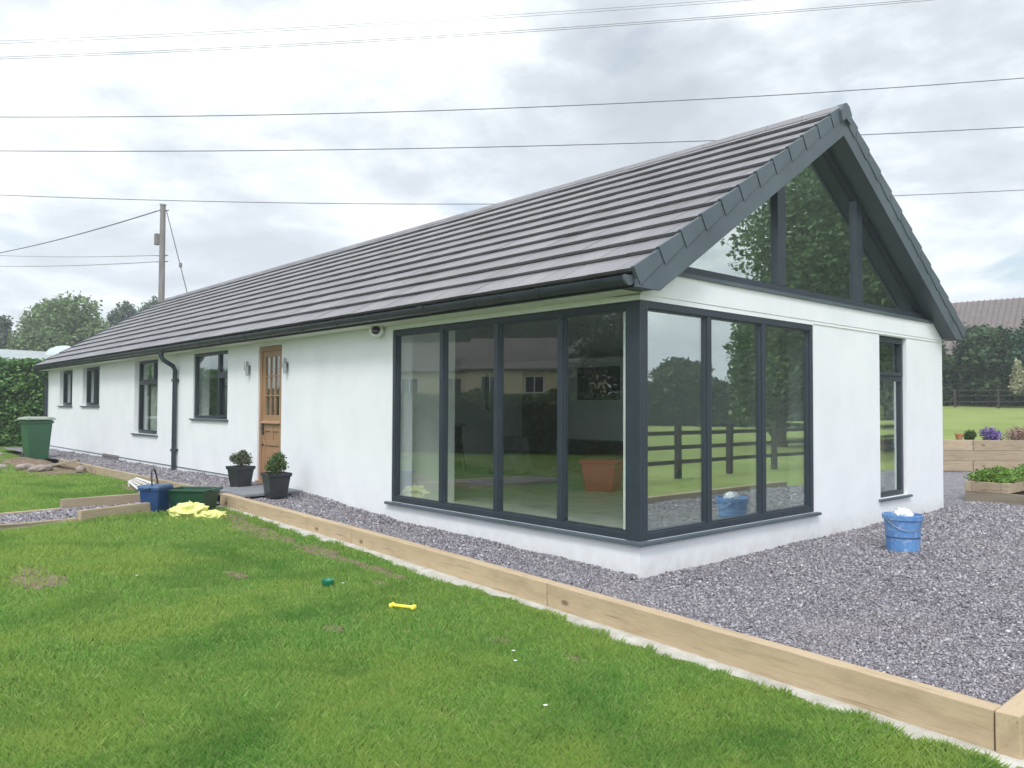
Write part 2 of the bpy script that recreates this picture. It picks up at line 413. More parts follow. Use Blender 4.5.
# ------------------------------------------------------------------ house
L, W = 21.9, 6.82
EY, EZ, RY, RZ = -.28, 2.59, 3.41, 4.89
SL = (RZ - EZ) / (RY - EY)
PH = math.atan(SL); CS, SN = math.cos(PH), math.sin(PH)
def roof_z(y): return EZ + SL * ((y if y <= RY else 2 * RY - y) - EY)
house = thing('bungalow', 'white rendered bungalow with grey tiled pitched roof, glazed gable end and corner window wall', 'house')

ZT, ZB = 2.405, .316
front_open = [(-20.51, -19.13, 1.45, 2.42), (-18.11, -16.57, 1.45, 2.42), (-13.89, -12.38, .87, 2.42), (-10.44, -8.86, 1.235, 2.42),
              (-7.66, -6.84, .27, 2.40), (-3.845, 0, ZB, ZT)]
back_open = [(-8.35, -8.05, 1.2, 2.25), (-10.0, -9.7, 1.4, 2.25), (-14.0, -13.0, 1.0, 2.2), (-18, -16.5, 1.0, 2.2), (-1.78, -.42, .25, 2.25)]  # last opening is unseen, added to let more daylight into the room
gable_open = [(.3, 3.05, ZB, ZT), (4.75, 5.58, .335, 2.405)]
def wall_mesh(mb, u0, u1, z0, z1, ops, T, th=.3):
    us = sorted({u0, u1, *[o[0] for o in ops], *[o[1] for o in ops]}); zs = sorted({z0, z1, *[o[2] for o in ops], *[o[3] for o in ops]})
    nu, nz = len(us) - 1, len(zs) - 1
    def solid(i, j):
        if i < 0 or j < 0 or i >= nu or j >= nz: return False
        cu, cz = (us[i] + us[i + 1]) / 2, (zs[j] + zs[j + 1]) / 2
        return not any(o[0] < cu < o[1] and o[2] < cz < o[3] for o in ops)
    for i in range(nu):
        for j in range(nz):
            if not solid(i, j): continue
            a, b, c, d = us[i], us[i + 1], zs[j], zs[j + 1]
            for dep in (0, th): mb.add([T(a, dep, c), T(b, dep, c), T(b, dep, d), T(a, dep, d)], [(0, 1, 2, 3)])
            if not solid(i - 1, j): mb.add([T(a, 0, c), T(a, th, c), T(a, th, d), T(a, 0, d)], [(0, 1, 2, 3)])
            if not solid(i + 1, j): mb.add([T(b, 0, c), T(b, th, c), T(b, th, d), T(b, 0, d)], [(0, 1, 2, 3)])
            if not solid(i, j - 1): mb.add([T(a, 0, c), T(b, 0, c), T(b, th, c), T(a, th, c)], [(0, 1, 2, 3)])
            if not solid(i, j + 1): mb.add([T(a, 0, d), T(b, 0, d), T(b, th, d), T(a, th, d)], [(0, 1, 2, 3)])
TF = lambda u, d, z: (u, d, z)            # front wall, d inward
TB = lambda u, d, z: (u, W - d, z)
TG = lambda u, d, z: (-d, u, z)           # gable wall
TE = lambda u, d, z: (-L + d, u, z)
wm = MB()
wall_mesh(wm, -L, 0, -.3, 2.47, front_open, TF)
wall_mesh(wm, -L, 0, -.3, 2.47, back_open, TB)
wall_mesh(wm, .3, W - .3, -.3, 2.45, gable_open, TG)
wall_mesh(wm, .3, W - .3, -.3, 2.45, [], TE)
wm.build('wall', 'white_render', house, recalc=False)
# upper band of the gable wall, following the rafters at both ends, and the closed far gable
ud = .30   # depth of roof build-up measured vertically
def under(y): return roof_z(y) - ud
yb = (2.70 - (EZ - ud)) / SL + EY       # where the band meets the underside
band = [(.0, 2.452), (.0, under(0) if under(0) > 2.46 else 2.47), (yb, 2.70), (W - yb, 2.70), (W, under(W) if under(W) > 2.46 else 2.47), (W, 2.452)]
MB().prism(band, 0, -.3, .006).build('gable_band', 'white_render', house)
MB().prism([(.0, 2.452), (.0, 2.47), (RY, under(RY)), (W, 2.47), (W, 2.452)], 0, -L, -L + .3).build('far_gable_wall', 'white_render', house)
# thin render bead along band foot and plinth bead
MB().box(.001, .009, 3.06, W - .0, 2.417, 2.425).build('render_bead', 'soffit_white', house)
MB().box(-L + .02, -8.0, -.014, -.001, .300, .312).build('plinth_bead', 'anthracite_plastic', house)

# ---- roof: deck, tiles, ridge, verge, barge boards, soffits, fascia, gutter
dk = MB()
XO = .20
def P(y, n, side):      # roof-plane coords to y,z ; n = distance normal to the slope
    yy = y - n * SN; zz = roof_z(y) + n * CS
    return (yy if side == 0 else 2 * RY - yy, zz)
d0, d1 = -.26, -.02
for side in (0, 1):
    poly = []
    z0 = roof_z(-.24)
    base = [(-.24, z0 - .03), (-.24, z0 - .10), (.3, roof_z(.3) - .27), (RY, RZ - .27), (RY, RZ - .03)]
    if side: base = [(2 * RY - y - (.001 if y == RY else 0), z) for y, z in base]
    dk.prism(base, 0, -L - .15, -.32 if True else 0)
dk.build('roof_deck', 'ceiling_white', house)
ft = MB()
for side in (0, 1):      # gable-end ladder of the roof, over the recessed glazing
    base = [(-.24, roof_z(-.24) - .03), (-.24, 2.475), (EY + .02 + (2.475 - (EZ - .29)) / SL, 2.475), (RY, RZ - .29), (RY, RZ - .03)]
    if side: base = [(2 * RY - y, z) for y, z in base]
    ft.prism(base, 0, -.318, .165)
ft.build('verge_soffit', 'anthracite_plastic', house)
tm = MB()
SLEN = math.hypot(RY - EY, RZ - EZ); NC = 12; GA = SLEN / NC
TW = .33
for side in (0, 1):
    for k in range(NC):
        s0 = k * GA - (.035 if k == 0 else 0); s1 = (k + 1) * GA + .015
        if k == NC - 1: s1 = SLEN - .03
        off = (k % 2) * TW / 2
        x = -L - .2 - off
        while x < XO - .012:
            xa, xb = max(x + .0035, -L - .2), min(x + TW - .0035, XO - .012)
            x += TW
            if xb - xa < .04: continue
            j = random.uniform(-.0025, .0025)
            prof = [(s0, .052 + j), (s1, .014 + j), (s1, .001), (s0 + .034, .001), (s0 + .012, .022)]
            pts = []
            for (s, n_) in prof:
                y = EY + s * CS - n_ * SN; z = EZ + s * SN + n_ * CS
                pts.append((y if side == 0 else 2 * RY - y, z))
            tm.prism(pts, 0, xa, xb)
tm.build('roof_tiles', 'concrete_roof_tile', house, recalc=True)
# ridge caps
rd = MB()
nx_ = 49; seg = (L + .4) / nx_
for i in range(nx_):
    xa = -L - .2 + i * seg; 
    outer = [(RY - .135, RZ - .045), (RY - .07, RZ + .032), (RY, RZ + .058), (RY + .07, RZ + .032), (RY + .135, RZ - .045), (RY + .12, RZ - .055), (RY, RZ + .03), (RY - .12, RZ - .055)]
    rd.prism(outer, 0, xa + .003, xa + seg - .003)
rd.build('ridge_tiles', 'concrete_roof_tile', house)
# verge caps and barge boards at both ends
for xe, sg in ((XO, 1), (-L - .2, -1)):
    for side in (0, 1):
        for k in range(NC):
            c = MB(); s0 = k * GA - (.03 if k == 0 else 0); s1 = (k + 1) * GA - .010
            def Q(s, n_):
                y = EY + s * CS - n_ * SN; z = EZ + s * SN + n_ * CS
                return (y if side == 0 else 2 * RY - y, z)
            # face board, proud at its lower end, with a lip over the tile edge
            lo, hi = .009, .005
            f = []
            A = [Q(s0, .062), Q(s1, .040), Q(s1 - .02, -.075), Q(s0 - .0, -.105)]
            xi = xe - sg * .028
            v = [(xi, *A[0]), (xi, *A[1]), (xi, *A[2]), (xi, *A[3]), (xe + sg * lo, *A[0]), (xe + sg * hi, *A[1]), (xe + sg * hi, *A[2]), (xe + sg * lo, *A[3])]
            c.add(v, [(0, 1, 2, 3), (7, 6, 5, 4), (0, 4, 5, 1), (1, 5, 6, 2), (2, 6, 7, 3), (3, 7, 4, 0)])
            c.build('verge_cap', 'anthracite_plastic', house)
        # barge board
        def bz(y): return roof_z(y)
        yE = EY + .0
        pts = [(yE, 2.60 - .02), (yE, 2.465), (yE + .02 + (2.465 - (EZ - .305)) / SL, 2.465), (RY, RZ - .305), (RY, RZ - .03)]
        if side: pts = [(2 * RY - y, z) for y, z in pts]
        MB().prism(pts, 0, xe - sg * .033, xe - sg * .002).build('barge_board', 'anthracite_plastic', house)
    MB().prism([(RY - .10, RZ - .17), (RY - .13, RZ - .05), (RY - .07, RZ + .036), (RY, RZ + .062), (RY + .07, RZ + .036), (RY + .13, RZ - .05), (RY + .10, RZ - .17), (RY, RZ - .12)], 0,
               xe - sg * .04, xe + sg * .035).build('ridge_end_cap', 'anthracite_plastic', house)
# eaves
for sgn, yo in ((1, 0), (-1, 2 * RY)):
    Y = lambda y: yo + sgn * y
    y0, y1 = sorted((Y(-.262), Y(-.245)))
    MB().box(-L - .14, .16, y0, y1, 2.467, 2.585).build('fascia', 'anthracite', house)
    y0, y1 = sorted((Y(-.243), Y(-.002)))
    MB().box(-L - .14, -.001, y0, y1, 2.460, 2.4695).build('soffit', 'soffit_white', house)
    gt = MB(); prof = []
    cy, cz, rr = -.325, 2.545, .056
    for t in np.linspace(180, 360, 11): prof.append((Y(cy + rr * math.cos(R(t))), cz + rr * 1.15 * math.sin(R(t))))
    prof += [(Y(cy + rr), cz + .012), (Y(cy + rr - .006), cz + .012)]
    for t in np.linspace(360, 180, 11): prof.append((Y(cy + (rr - .006) * math.cos(R(t))), cz + (rr * 1.15 - .006) * math.sin(R(t))))
    prof += [(Y(cy - rr + .006), cz + .012), (Y(cy - rr), cz + .012)]
    gt.prism(prof, 0, -L - .18, .15)
    gu = gt.build('gutter', 'black_plastic', house, smooth=True)
    for xe in (.15, -L - .18):
        MB().prism([(Y(cy + rr * 1.08 * math.cos(R(t))), cz + rr * 1.22 * math.sin(R(t))) for t in np.linspace(180, 360, 11)] + [(Y(cy + rr * 1.08), cz + .016), (Y(cy - rr * 1.08), cz + .016)], 0, xe - .02, xe + .006).build('gutter_end_cap', 'anthracite_plastic', gu)
    if sgn == 1:
        x = -.9; k = 0
        while x > -L:
            big = k % 4 == 2
            w_ = .05 if big else .014
            pr = [(Y(cy + (rr + .006) * math.cos(R(t))), cz + (rr * 1.15 + .006) * math.sin(R(t))) for t in np.linspace(180, 360, 11)] + [(Y(cy + rr + .006), cz + .018), (Y(cy - rr - .006), cz + .018)]
            MB().prism(pr, 0, x - w_, x + w_).build('gutter_bracket', 'black_plastic', gu)
            x -= .92; k += 1
# downpipes
dp = MB(); px_ = -11.22
dp.tube([(px_ - .0, -.325, 2.49), (px_, -.325, 2.40), (px_, -.28, 2.33), (px_, -.10, 2.22), (px_, -.062, 2.14), (px_, -.062, .16)], .043, 12)
pipe = dp.build('downpipe', 'anthracite', house, smooth=True)
for z in (1.95, .62):
    MB().box(px_ - .062, px_ + .062, -.11, -.002, z - .022, z + .022).build('pipe_clip', 'anthracite', pipe)
MB().lathe([(.045, 0), (.05, .03), (.05, .10), (.04, .12)], 12, (px_, -.325, 2.40)).build('outlet', 'black_plastic', pipe)
dp2 = MB(); dp2.tube([(-L + .05, -.325, 2.49), (-L + .05, -.30, 2.38), (-L + .05, -.09, 2.24), (-L + .05, -.062, 2.15), (-L + .05, -.062, .16)], .038, 12)
dp2.build('downpipe', 'anthracite', house, smooth=True)

# ---- windows
def box_w(mb, T, u0, u1, d0, d1, z0, z1): mb.box(u0, u1, d0, d1, z0, z1, T)
def window(parent_name, T, u0, u1, z0, z1, rec, cols=(), transoms=(), sash=(), fw=.055, gl='side_glass', sill=True, label=None):
    """frame with mullions; cols: u of full mullions; transoms: (ua, ub, z)"""
    f = MB(); d0, d1 = rec, rec + .07; e = .003
    u0 += e; u1 -= e; z0 += e; z1 -= e
    box_w(f, T, u0, u1, d0, d1, z1 - fw, z1); box_w(f, T, u0, u1, d0, d1, z0, z0 + fw)
    box_w(f, T, u0, u0 + fw, d0, d1, z0 + fw, z1 - fw); box_w(f, T, u1 - fw, u1, d0, d1, z0 + fw, z1 - fw)
    for c in cols: box_w(f, T, c[0] - .033, c[0] + .033, d0 + .002, d1 - .002, c[1] if len(c) > 1 else z0 + fw, c[2] if len(c) > 2 else z1 - fw)
    for (a, b, z) in transoms: box_w(f, T, a, b, d0 + .004, d1 - .004, z - .035, z + .035)
    for (a, b, c, d) in sash:       # opening sash standing slightly proud
        s_ = .045
        box_w(f, T, a, b, d0 - .016, d0 + .001, d - s_, d); box_w(f, T, a, b, d0 - .016, d0 + .001, c, c + s_)
        box_w(f, T, a, a + s_, d0 - .016, d0 + .001, c + s_, d - s_); box_w(f, T, b - s_, b, d0 - .016, d0 + .001, c + s_, d - s_)
    w = f.build(parent_name, 'anthracite', house)
    if label: w['label'] = label
    p = MB(); box_w(p, T, u0 + fw * .6, u1 - fw * .6, rec + .032, rec + .040, z0 + fw * .6, z1 - fw * .6)
    p.build('pane', gl, w)
    if sill:
        s = MB(); box_w(s, T, u0 - .06, u1 + .06, -.045, rec + .02, z0 - .032, z0 - .004)
        s.build('sill', 'anthracite_plastic', w, bevel=.003)
    return w
window('window', TF, *front_open[0], .10, cols=[(-19.62,)], sash=[(-20.47, -19.64, 1.49, 2.38)])
window('window', TF, *front_open[1], .10, cols=[(-17.35,)], sash=[(-18.07, -17.37, 1.49, 2.38)])
window('window', TF, *front_open[2], .10, cols=[(-12.95, 1.99, 2.36)], transoms=[(-13.83, -12.44, 1.985)], sash=[(-13.85, -12.42, .905, 1.955)])
window('window', TF, *front_open[3], .025, cols=[(-9.32,)], transoms=[(-9.29, -8.92, 2.02)], sash=[(-9.30, -8.89, 1.27, 1.99)])
window('window', TG, *gable_open[1], .05, transoms=[(4.80, 5.53, 1.865)], sash=[(4.785, 5.545, 1.90, 2.37)], fw=.06, gl='window_glass', label='tall narrow anthracite window in the gable wall')
for o_ in back_open[:2]: window('window', TB, *o_, .1, gl='window_glass')
for o_ in back_open[2:]: window('window', TB, *o_, .1, cols=[((o_[0] + o_[1]) / 2,)], sill=o_[2] > .5)  # includes the unseen opening added to light the interior

# corner glazing: four lights on the long side, three on the gable
cf = MB(); d0, d1 = .004, .084; fw = .062
zt, zb = ZT - .003, ZB + .003
zi0, zi1 = zb + fw, zt - fw
# long side
cf.box(-3.842, -.1, d0, d1, zi1, zt); cf.box(-3.842, -.1, d0, d1, zb, zi0)
cf.box(-3.842, -3.785, d0, d1, zi0, zi1)
mull = (-2.865, -1.915, -.98)
for u in mull: cf.box(u - .032, u + .032, d0 + .003, d1, zi0, zi1)
# gable side
cf.box(-d1, -d0, .1, 3.047, zi1, zt); cf.box(-d1, -d0, .1, 3.047, zb, zi0)
cf.box(-d1, -d0, 2.985, 3.047, zi0, zi1)
for u in (1.05, 2.025): cf.box(-d1, -d0 - .003, u - .034, u + .034, zi0, zi1)
corner = cf.build('corner_window', 'anthracite', house, bevel=.004)
corner['label'] = 'wrap-round corner glazing with seven tall panes in an anthracite frame'
cp = MB(); cp.box(-.16, .006, -.006, .10, zb, zt); cp.build('corner_post', 'anthracite', corner, bevel=.004)
us = [-3.785, *mull, -.16]
for a, b in zip(us[:-1], us[1:]):
    a2, b2 = a + (.0 if a == us[0] else .032), b - (.0 if b == us[-1] else .032)
    t = .014
    bead = MB()
    for q in ((a2, b2, zi1 - t, zi1), (a2, b2, zi0, zi0 + t), (a2, a2 + t, zi0 + t, zi1 - t), (b2 - t, b2, zi0 + t, zi1 - t)):
        bead.box(q[0], q[1], d0 + .016, d1 - .006, q[2], q[3])
    bead.build('glazing_bead', 'anthracite', corner)
    MB().box(a2 + .006, b2 - .006, .045, .053, zi0 + .006, zi1 - .006).build('pane', 'side_glass', corner)
us = [.10, 1.05, 2.025, 2.985]
for a, b in zip(us[:-1], us[1:]):
    a2, b2 = a + (.0 if a == us[0] else .034), b - (.0 if b == us[-1] else .034)
    t = .014; bead = MB()
    for q in ((a2, b2, zi1 - t, zi1), (a2, b2, zi0, zi0 + t), (a2, a2 + t, zi0 + t, zi1 - t), (b2 - t, b2, zi0 + t, zi1 - t)):
        bead.box(-d1 + .006, -d0 - .016, q[0], q[1], q[2], q[3])
    bead.build('glazing_bead', 'anthracite', corner)
    MB().box(-.053, -.045, a2 + .006, b2 - .006, zi0 + .006, zi1 - .006).build('pane', 'window_glass', corner)
sl = MB()
sl.add([(-3.92, -.055, zb - .035), (.055, -.055, zb - .035), (.055, 3.11, zb - .035), (-.03, 3.11, zb - .035), (-.03, .03, zb - .035), (-3.92, .03, zb - .035),
        (-3.92, -.055, zb - .006), (.055, -.055, zb - .006), (.055, 3.11, zb - .006), (-.03, 3.11, zb - .004), (-.03, .03, zb - .004), (-3.92, .03, zb - .004)],
       [(0, 1, 2, 3, 4, 5), (6, 7, 8, 9, 10, 11)] + [(i, (i + 1) % 6, 6 + (i + 1) % 6, 6 + i) for i in range(6)])
sl.build('sill', 'anthracite_plastic', corner, bevel=.002)
# pale inner edge of the corner (plasterboard return)
MB().box(-.235, -.163, .0565, .098, zi0 + .007, zi1 - .007).build('corner_return', 'white_paint', corner)

# gable glazing (three lights, recessed under the roof overhang)
gx = -.035
def gz(y): return roof_z(y) - .295
gw = MB(); z0 = 2.705
def raf(y0, y1, w):     # rafter-following frame piece
    pts = [(y0, gz(y0)), (y1, gz(y1)), (y1, gz(y1) - w), (y0, gz(y0) - w)]
    gw.prism(pts, 0, gx - .07, gx)
ys_ = yb + .02
gw.prism([(ys_, 2.705), (W - ys_, 2.705), (W - ys_ - .13, 2.785), (ys_ + .13, 2.785)], 0, gx - .072, gx + .002)
wv = .08
gw.prism([(ys_ + .14, gz(ys_ + .14)), (RY, gz(RY)), (RY, gz(RY) - wv), (ys_ + .29, gz(ys_ + .29) - wv)], 0, gx - .07, gx)
gw.prism([(W - ys_ - .14, gz(ys_ + .14)), (RY, gz(RY)), (RY, gz(RY) - wv), (W - ys_ - .29, gz(ys_ + .29) - wv)], 0, gx - .07, gx)
for yc in (2.43, 4.285): gw.prism([(yc - .08, 2.785), (yc + .08, 2.785), (yc + .08, gz(yc + .08) - .02), (yc - .08, gz(yc - .08) - .02)], 0, gx - .078, gx + .006)
gwin = gw.build('gable_window', 'anthracite', house)
gwin['label'] = 'triangular three-light glazing under the gable overhang'
for ya, yb2 in ((ys_ + .02, 2.39), (2.47, 4.25), (4.32, W - ys_ - .02)):
    pts = [(ya, 2.74), (yb2, 2.74)]
    top = [yb2] + ([RY] if ya < RY < yb2 else []) + [ya]
    pts += [(y, max(2.75, gz(y) - .03)) for y in top]
    MB().prism(pts, 0, gx - .045, gx - .037).build('pane', 'window_glass', gwin)
MB().box(gx - .09, .03, yb + .02, W - yb - .02, 2.7005, 2.704).build('sill', 'anthracite_plastic', gwin)
MB().box(.008, .03, yb + .01, W - yb - .01, 2.668, 2.7003).build('sill_edge', 'anthracite_plastic', gwin)

# ---- stable door
door = MB(); rec = .035; u0, u1 = -7.655, -6.845
for q in ((u0, u0 + .07, .28, 2.395), (u1 - .07, u1, .28, 2.395), (u0 + .07, u1 - .07, 2.325, 2.395)):
    door.box(q[0], q[1], rec - .01, rec + .08, q[2], q[3])
dobj = door.build('door', 'oak', house); dobj['label'] = 'oak stable door with nine small panes over a boarded lower half'
lf = MB(); a, b = u0 + .072, u1 - .072; zs_, zm, ze_ = .30, 1.20, 2.322
for q in ((a, a + .09, zm + .03, ze_), (b - .09, b, zm + .03, ze_), (a + .09, b - .09, ze_ - .09, ze_), (a + .09, b - .09, zm + .03, zm + .13)): lf.box(q[0], q[1], rec + .01, rec + .055, q[2], q[3])
gw_ = (b - a - .18) / 3; gh = (ze_ - .09 - zm - .13) / 3
for i in (1, 2): lf.box(a + .09 + i * gw_ - .011, a + .09 + i * gw_ + .011, rec + .014, rec + .050, zm + .13, ze_ - .09)
for i in (1, 2): lf.box(a + .091, b - .091, rec + .016, rec + .048, zm + .13 + i * gh - .011, zm + .13 + i * gh + .011)
lf.build('upper_leaf', 'oak', dobj)
MB().box(a + .085, b - .085, rec + .029, rec + .035, zm + .125, ze_ - .085).build('pane', 'side_glass', dobj)
lw = MB()
for q in ((a, a + .09, zs_, zm), (b - .09, b, zs_, zm), (a + .09, b - .09, zm - .12, zm), (a + .09, b - .09, zs_, zs_ + .15), ((a + b) / 2 - .045, (a + b) / 2 + .045, zm - .26, zm - .12), (a + .09, b - .09, zm - .34, zm - .26)): lw.box(q[0], q[1], rec + .01, rec + .055, q[2], q[3])
lw.box(a + .088, b - .088, rec + .028, rec + .045, zs_ + .148, zm - .118)
lw.build('lower_leaf', 'oak', dobj)
MB().prism([(rec - .035, zm + .0), (rec + .012, zm + .045), (rec + .012, zm + .002)], 0, a, b).build('weather_bar', 'oak', dobj)
MB().box(u0 - .02, u1 + .02, -.02, rec + .09, .245, .298).build('threshold', 'oak', dobj)
h = MB(); h.box(a + .02, a + .06, rec - .002, rec + .012, 1.02, 1.18); h.tube([(a + .04, rec, 1.12), (a + .04, rec - .05, 1.12), (a + .13, rec - .05, 1.12)], .009, 8); h.tube([(a + .04, rec - .01, .86), (a + .04, rec + .012, .86)], .02, 10)
h.build('handle', 'black_plastic', dobj)

# ---- wall lights and lamp by the door, vents
def wall_light(x, label):
    t = thing('wall_light', label, 'light', (x, 0, 2.05), 0, 'steel wall lights beside the oak door')
    MB().box(-.05, .05, -.012, -.002, -.07, .07).build('backplate', 'steel', t)
    MB().lathe([(.028, 0), (.028, .15)], 16, (-.030, -.05, -.01)).build('upper_tube', 'steel', t, smooth=True)
    MB().lathe([(.024, 0), (.024, .15)], 16, (.034, -.05, -.10)).build('lower_tube', 'steel', t, smooth=True)
    return t
wall_light(-7.99, 'brushed steel twin-tube wall light left of the oak door')
wall_light(-6.66, 'brushed steel twin-tube wall light right of the oak door')
t = thing('security_light', 'round white outdoor spotlight under the eaves beside the corner glazing', 'light', (-4.07, 0, 2.395))
MB().lathe([(.045, -.0), (.05, .02), (.03, .045)], 16).build('base', 'white_paint', t).rotation_euler = (R(90), 0, 0)
hd = MB(); hd.lathe([(.03, 0), (.075, .015), (.085, .05), (.085, .09), (.07, .10), (.062, .085)], 24)
ho = hd.build('lamp_head', 'white_paint', t, smooth=True); ho.location = (-.03, -.05, 0); ho.rotation_euler = (R(80), 0, R(42))
ln = MB().lathe([(.05, 0), (.054, .012), (.03, .024)], 20).build('lens', 'screen_black', ho, smooth=True); ln.location = (0, 0, .083)
vt = MB(); vt.box(-16.1, -14.9, -.03, -.002, .16, .335)
for i in range(5): vt.box(-16.08, -14.92, -.045, -.03, .185 + i * .028, .198 + i * .028)
tag(vt.build('air_vent', 'pole_wood', None), 'low dark louvred vent at the foot of the long white wall', 'vent')

# ---- interior
it = MB()
it.box(-L + .3, -.3, .3, W - .3, .10, .20)
it.build('floor', 'floor_tile', house)
m = MB(); m.box(-.298, -.085, .31, 3.04, .203, ZB - .002); m.box(-3.84, -.3, .086, .298, .203, ZB - .002)
m.build('inner_ledge', 'white_paint', house)
pw = MB()
TP = lambda u, d, z: (-6.6 - d, u, z)
pw.box(-4.22, -4.08, .3, 1.15, .2, 2.55)                    # short white return beside the glazing
pw.box(-.9, -.302, 3.22, 3.36, .2, 2.55)                    # short white return beside the gable glazing
pw.box(-12.0, -11.9, .3, W - .3, .2, 2.6)
pw.build('partition', 'interior_white', house)
bk = MB()
bk.box(-7.95, -7.15, 5.95, 6.51, .2, 2.2)
tag(bk.build('tall_cabinet', 'dark_wood'), 'dark tall cupboard against the back wall seen through the side glazing', 'cupboard')
t = thing('television', 'black wall television seen through the side glazing', 'television', (-6.3, 6.515, 1.95))
MB().box(-.55, .55, -.05, -.003, -.33, .33).build('casing', 'black_plastic', t)
MB().box(-.53, .53, -.056, -.051, -.31, .31).build('screen', 'screen_black', t)
cb = thing('sideboard', 'low dark sideboard below the television indoors', 'sideboard', (-6.3, 6.23, .2))
MB().box(-.7, .7, -.25, .25, .08, .62).build('body', 'dark_wood', cb); 
for sx in (-.62, .62): MB().box(sx - .03, sx + .03, -.2, .2, 0, .078).build('leg', 'dark_wood', cb)
t = thing('toy_box', 'red toy storage tub with fabric lid on the tiled floor behind the side glass', 'toy box', (-3.75, 3.75, .2), .4)
MB().add([(-.22, -.2, 0), (.22, -.2, 0), (.22, .2, 0), (-.22, .2, 0), (-.27, -.24, .42), (.27, -.24, .42), (.27, .24, .42), (-.27, .24, .42)], [(3, 2, 1, 0), (4, 5, 6, 7), (0, 1, 5, 4), (1, 2, 6, 5), (2, 3, 7, 6), (3, 0, 4, 7)]).build('tub', 'red_plastic', t, bevel=.02)
MB().box(-.3, .3, -.27, .27, .421, .49).build('lid', 'red_plastic', t, bevel=.03)
t = thing('kitchen_island', 'dark kitchen island standing deep inside the open room', 'kitchen island', (-8.7, 3.6, .2), R(90))
MB().box(-1.0, 1.0, -.42, .42, 0, .88).build('cabinet', 'dark_wood', t)
MB().box(-1.06, 1.06, -.48, .48, .883, .925).build('worktop', 'slab_stone', t)
for k, (yy, lb_) in enumerate(((3.1, 'dark bar stool at the near end of the kitchen island'), (4.1, 'dark bar stool at the far end of the kitchen island'))):
    t = thing('bar_stool', lb_, 'stool', (-7.95, yy, .2), 0, 'bar stools at the kitchen island')
    MB().lathe([(.17, .64), (.18, .66), (.18, .69), (.15, .70)], 18).build('seat', 'screen_black', t)
    for sx, sy in ((-1, -1), (1, -1), (1, 1), (-1, 1)): MB().tube([(sx * .19, sy * .19, 0), (sx * .12, sy * .12, .645)], .014, 6).build('leg', 'black_plastic', t)
    MB().tube([(-.16, -.16, .2), (.16, -.16, .2), (.16, .16, .2), (-.16, .16, .2), (-.16, -.16, .2)], .01, 6).build('foot_rail', 'black_plastic', t)
o = MB().lathe([(.001, -.15)] + [(.15 * math.cos(R(a_)), .15 * math.sin(R(a_))) for a_ in range(-80, 81, 10)] + [(.001, .15)], 24).build('exercise_ball', 'teal_rubber', smooth=True)
o.location = (-3.3, 5.2, .35); tag(o, 'small teal ball lying on the tiled floor behind the gable glass', 'ball')
m = MB()
V, F = [], []
ch = thing('covered_chair', 'low chair under a grey dust sheet in the middle of the empty room', 'chair', (-6.9, 4.7, .2), .5)
MB().add([(-.36, -.33, 0), (.36, -.33, 0), (.36, .33, 0), (-.36, .33, 0), (-.3, -.27, .42), (.3, -.27, .42), (.3, .27, .45), (-.3, .27, .45)], [(3, 2, 1, 0), (4, 5, 6, 7), (0, 1, 5, 4), (1, 2, 6, 5), (2, 3, 7, 6), (3, 0, 4, 7)]).build('seat_cover', 'dust_sheet', ch, bevel=.06)
MB().add([(-.3, .1, .4), (.3, .1, .4), (.3, .3, .4), (-.3, .3, .4), (-.24, .2, .72), (.24, .2, .7), (.24, .3, .7), (-.24, .3, .72)], [(3, 2, 1, 0), (4, 5, 6, 7), (0, 1, 5, 4), (1, 2, 6, 5), (2, 3, 7, 6), (3, 0, 4, 7)]).build('back_cover', 'dust_sheet', ch, bevel=.05)
def curtain(x0, x1, y, z0, z1, label):
    pts = []
    n = 40
    for i in range(n + 1): pts.append((x0 + (x1 - x0) * i / n, y + .025 * math.sin(i * 1.3)))
    pts += [(p[0], p[1] + .012) for p in pts[::-1]]
    tag(MB().prism(pts, 2, z0, z1).build('curtain', 'curtain'), label, 'curtain', 'curtains behind the small front windows')
curtain(-13.45, -13.05, .22, .6, 2.38, 'pale curtain gathered behind the tall long-side window')
curtain(-17.5, -17.1, .22, 1.2, 2.38, 'pale curtain in the small window second from the far end')

# ------------------------------------------------------------------ sleepers
def sleeper(A, B, h=.2, w=.1, label='', group=None, mat='new_timber', side=1, name='timber_sleeper', rough=True):
    """A,B: top edge on the visible face; body extends to the left of A->B when side=1"""
    A, B = Vector(A), Vector(B); d = B - A; ln_ = d.length
    mb = MB(); n = max(2, int(ln_ / .3)); v = []
    for i in range(n + 1):
        x = ln_ * i / n; j = [random.uniform(-.002, .002) for _ in range(4)]
        v += [(x, 0 + j[0], 0 + j[1]), (x, side * w, j[2]), (x, side * w, -h), (x, j[3], -h)]
    f = [(0, 1, 2, 3), tuple(4 * n + k for k in (3, 2, 1, 0))]
    for i in range(n):
        for k in range(4): f.append((4 * i + k, 4 * i + (k + 1) % 4, 4 * i + 4 + (k + 1) % 4, 4 * i + 4 + k))
    mb.add(v, f); o = mb.build(name, mat, bevel=.006)
    zr = math.atan2(d.y, d.x); o.location = A; o.rotation_euler = (0, -math.atan2(d.z, math.hypot(d.x, d.y)), zr)
    tag(o, label, 'sleeper', group)
    return o
G1 = 'timber sleepers edging the gravel along the house'
pts = [(3.085, 'clean pale sleeper at the front of the row, its end against the corner sleeper'), (-.10, 'pale sleeper in front of the corner glazing, second from the nearest corner'),
       (-3.2, 'short sleeper in front of the white wall left of the corner glazing'), (-4.15, 'sleeper in front of the two black plant pots and door slab'), (-6.62, None)]
for i in range(4):
    xa, xb = pts[i + 1][0], pts[i][0]
    sleeper((xa + .003, SY(xa), SZ(xa)), (xb - .003, SY(xb), SZ(xb)), .2, .1, pts[i][1], G1, 'new_timber')
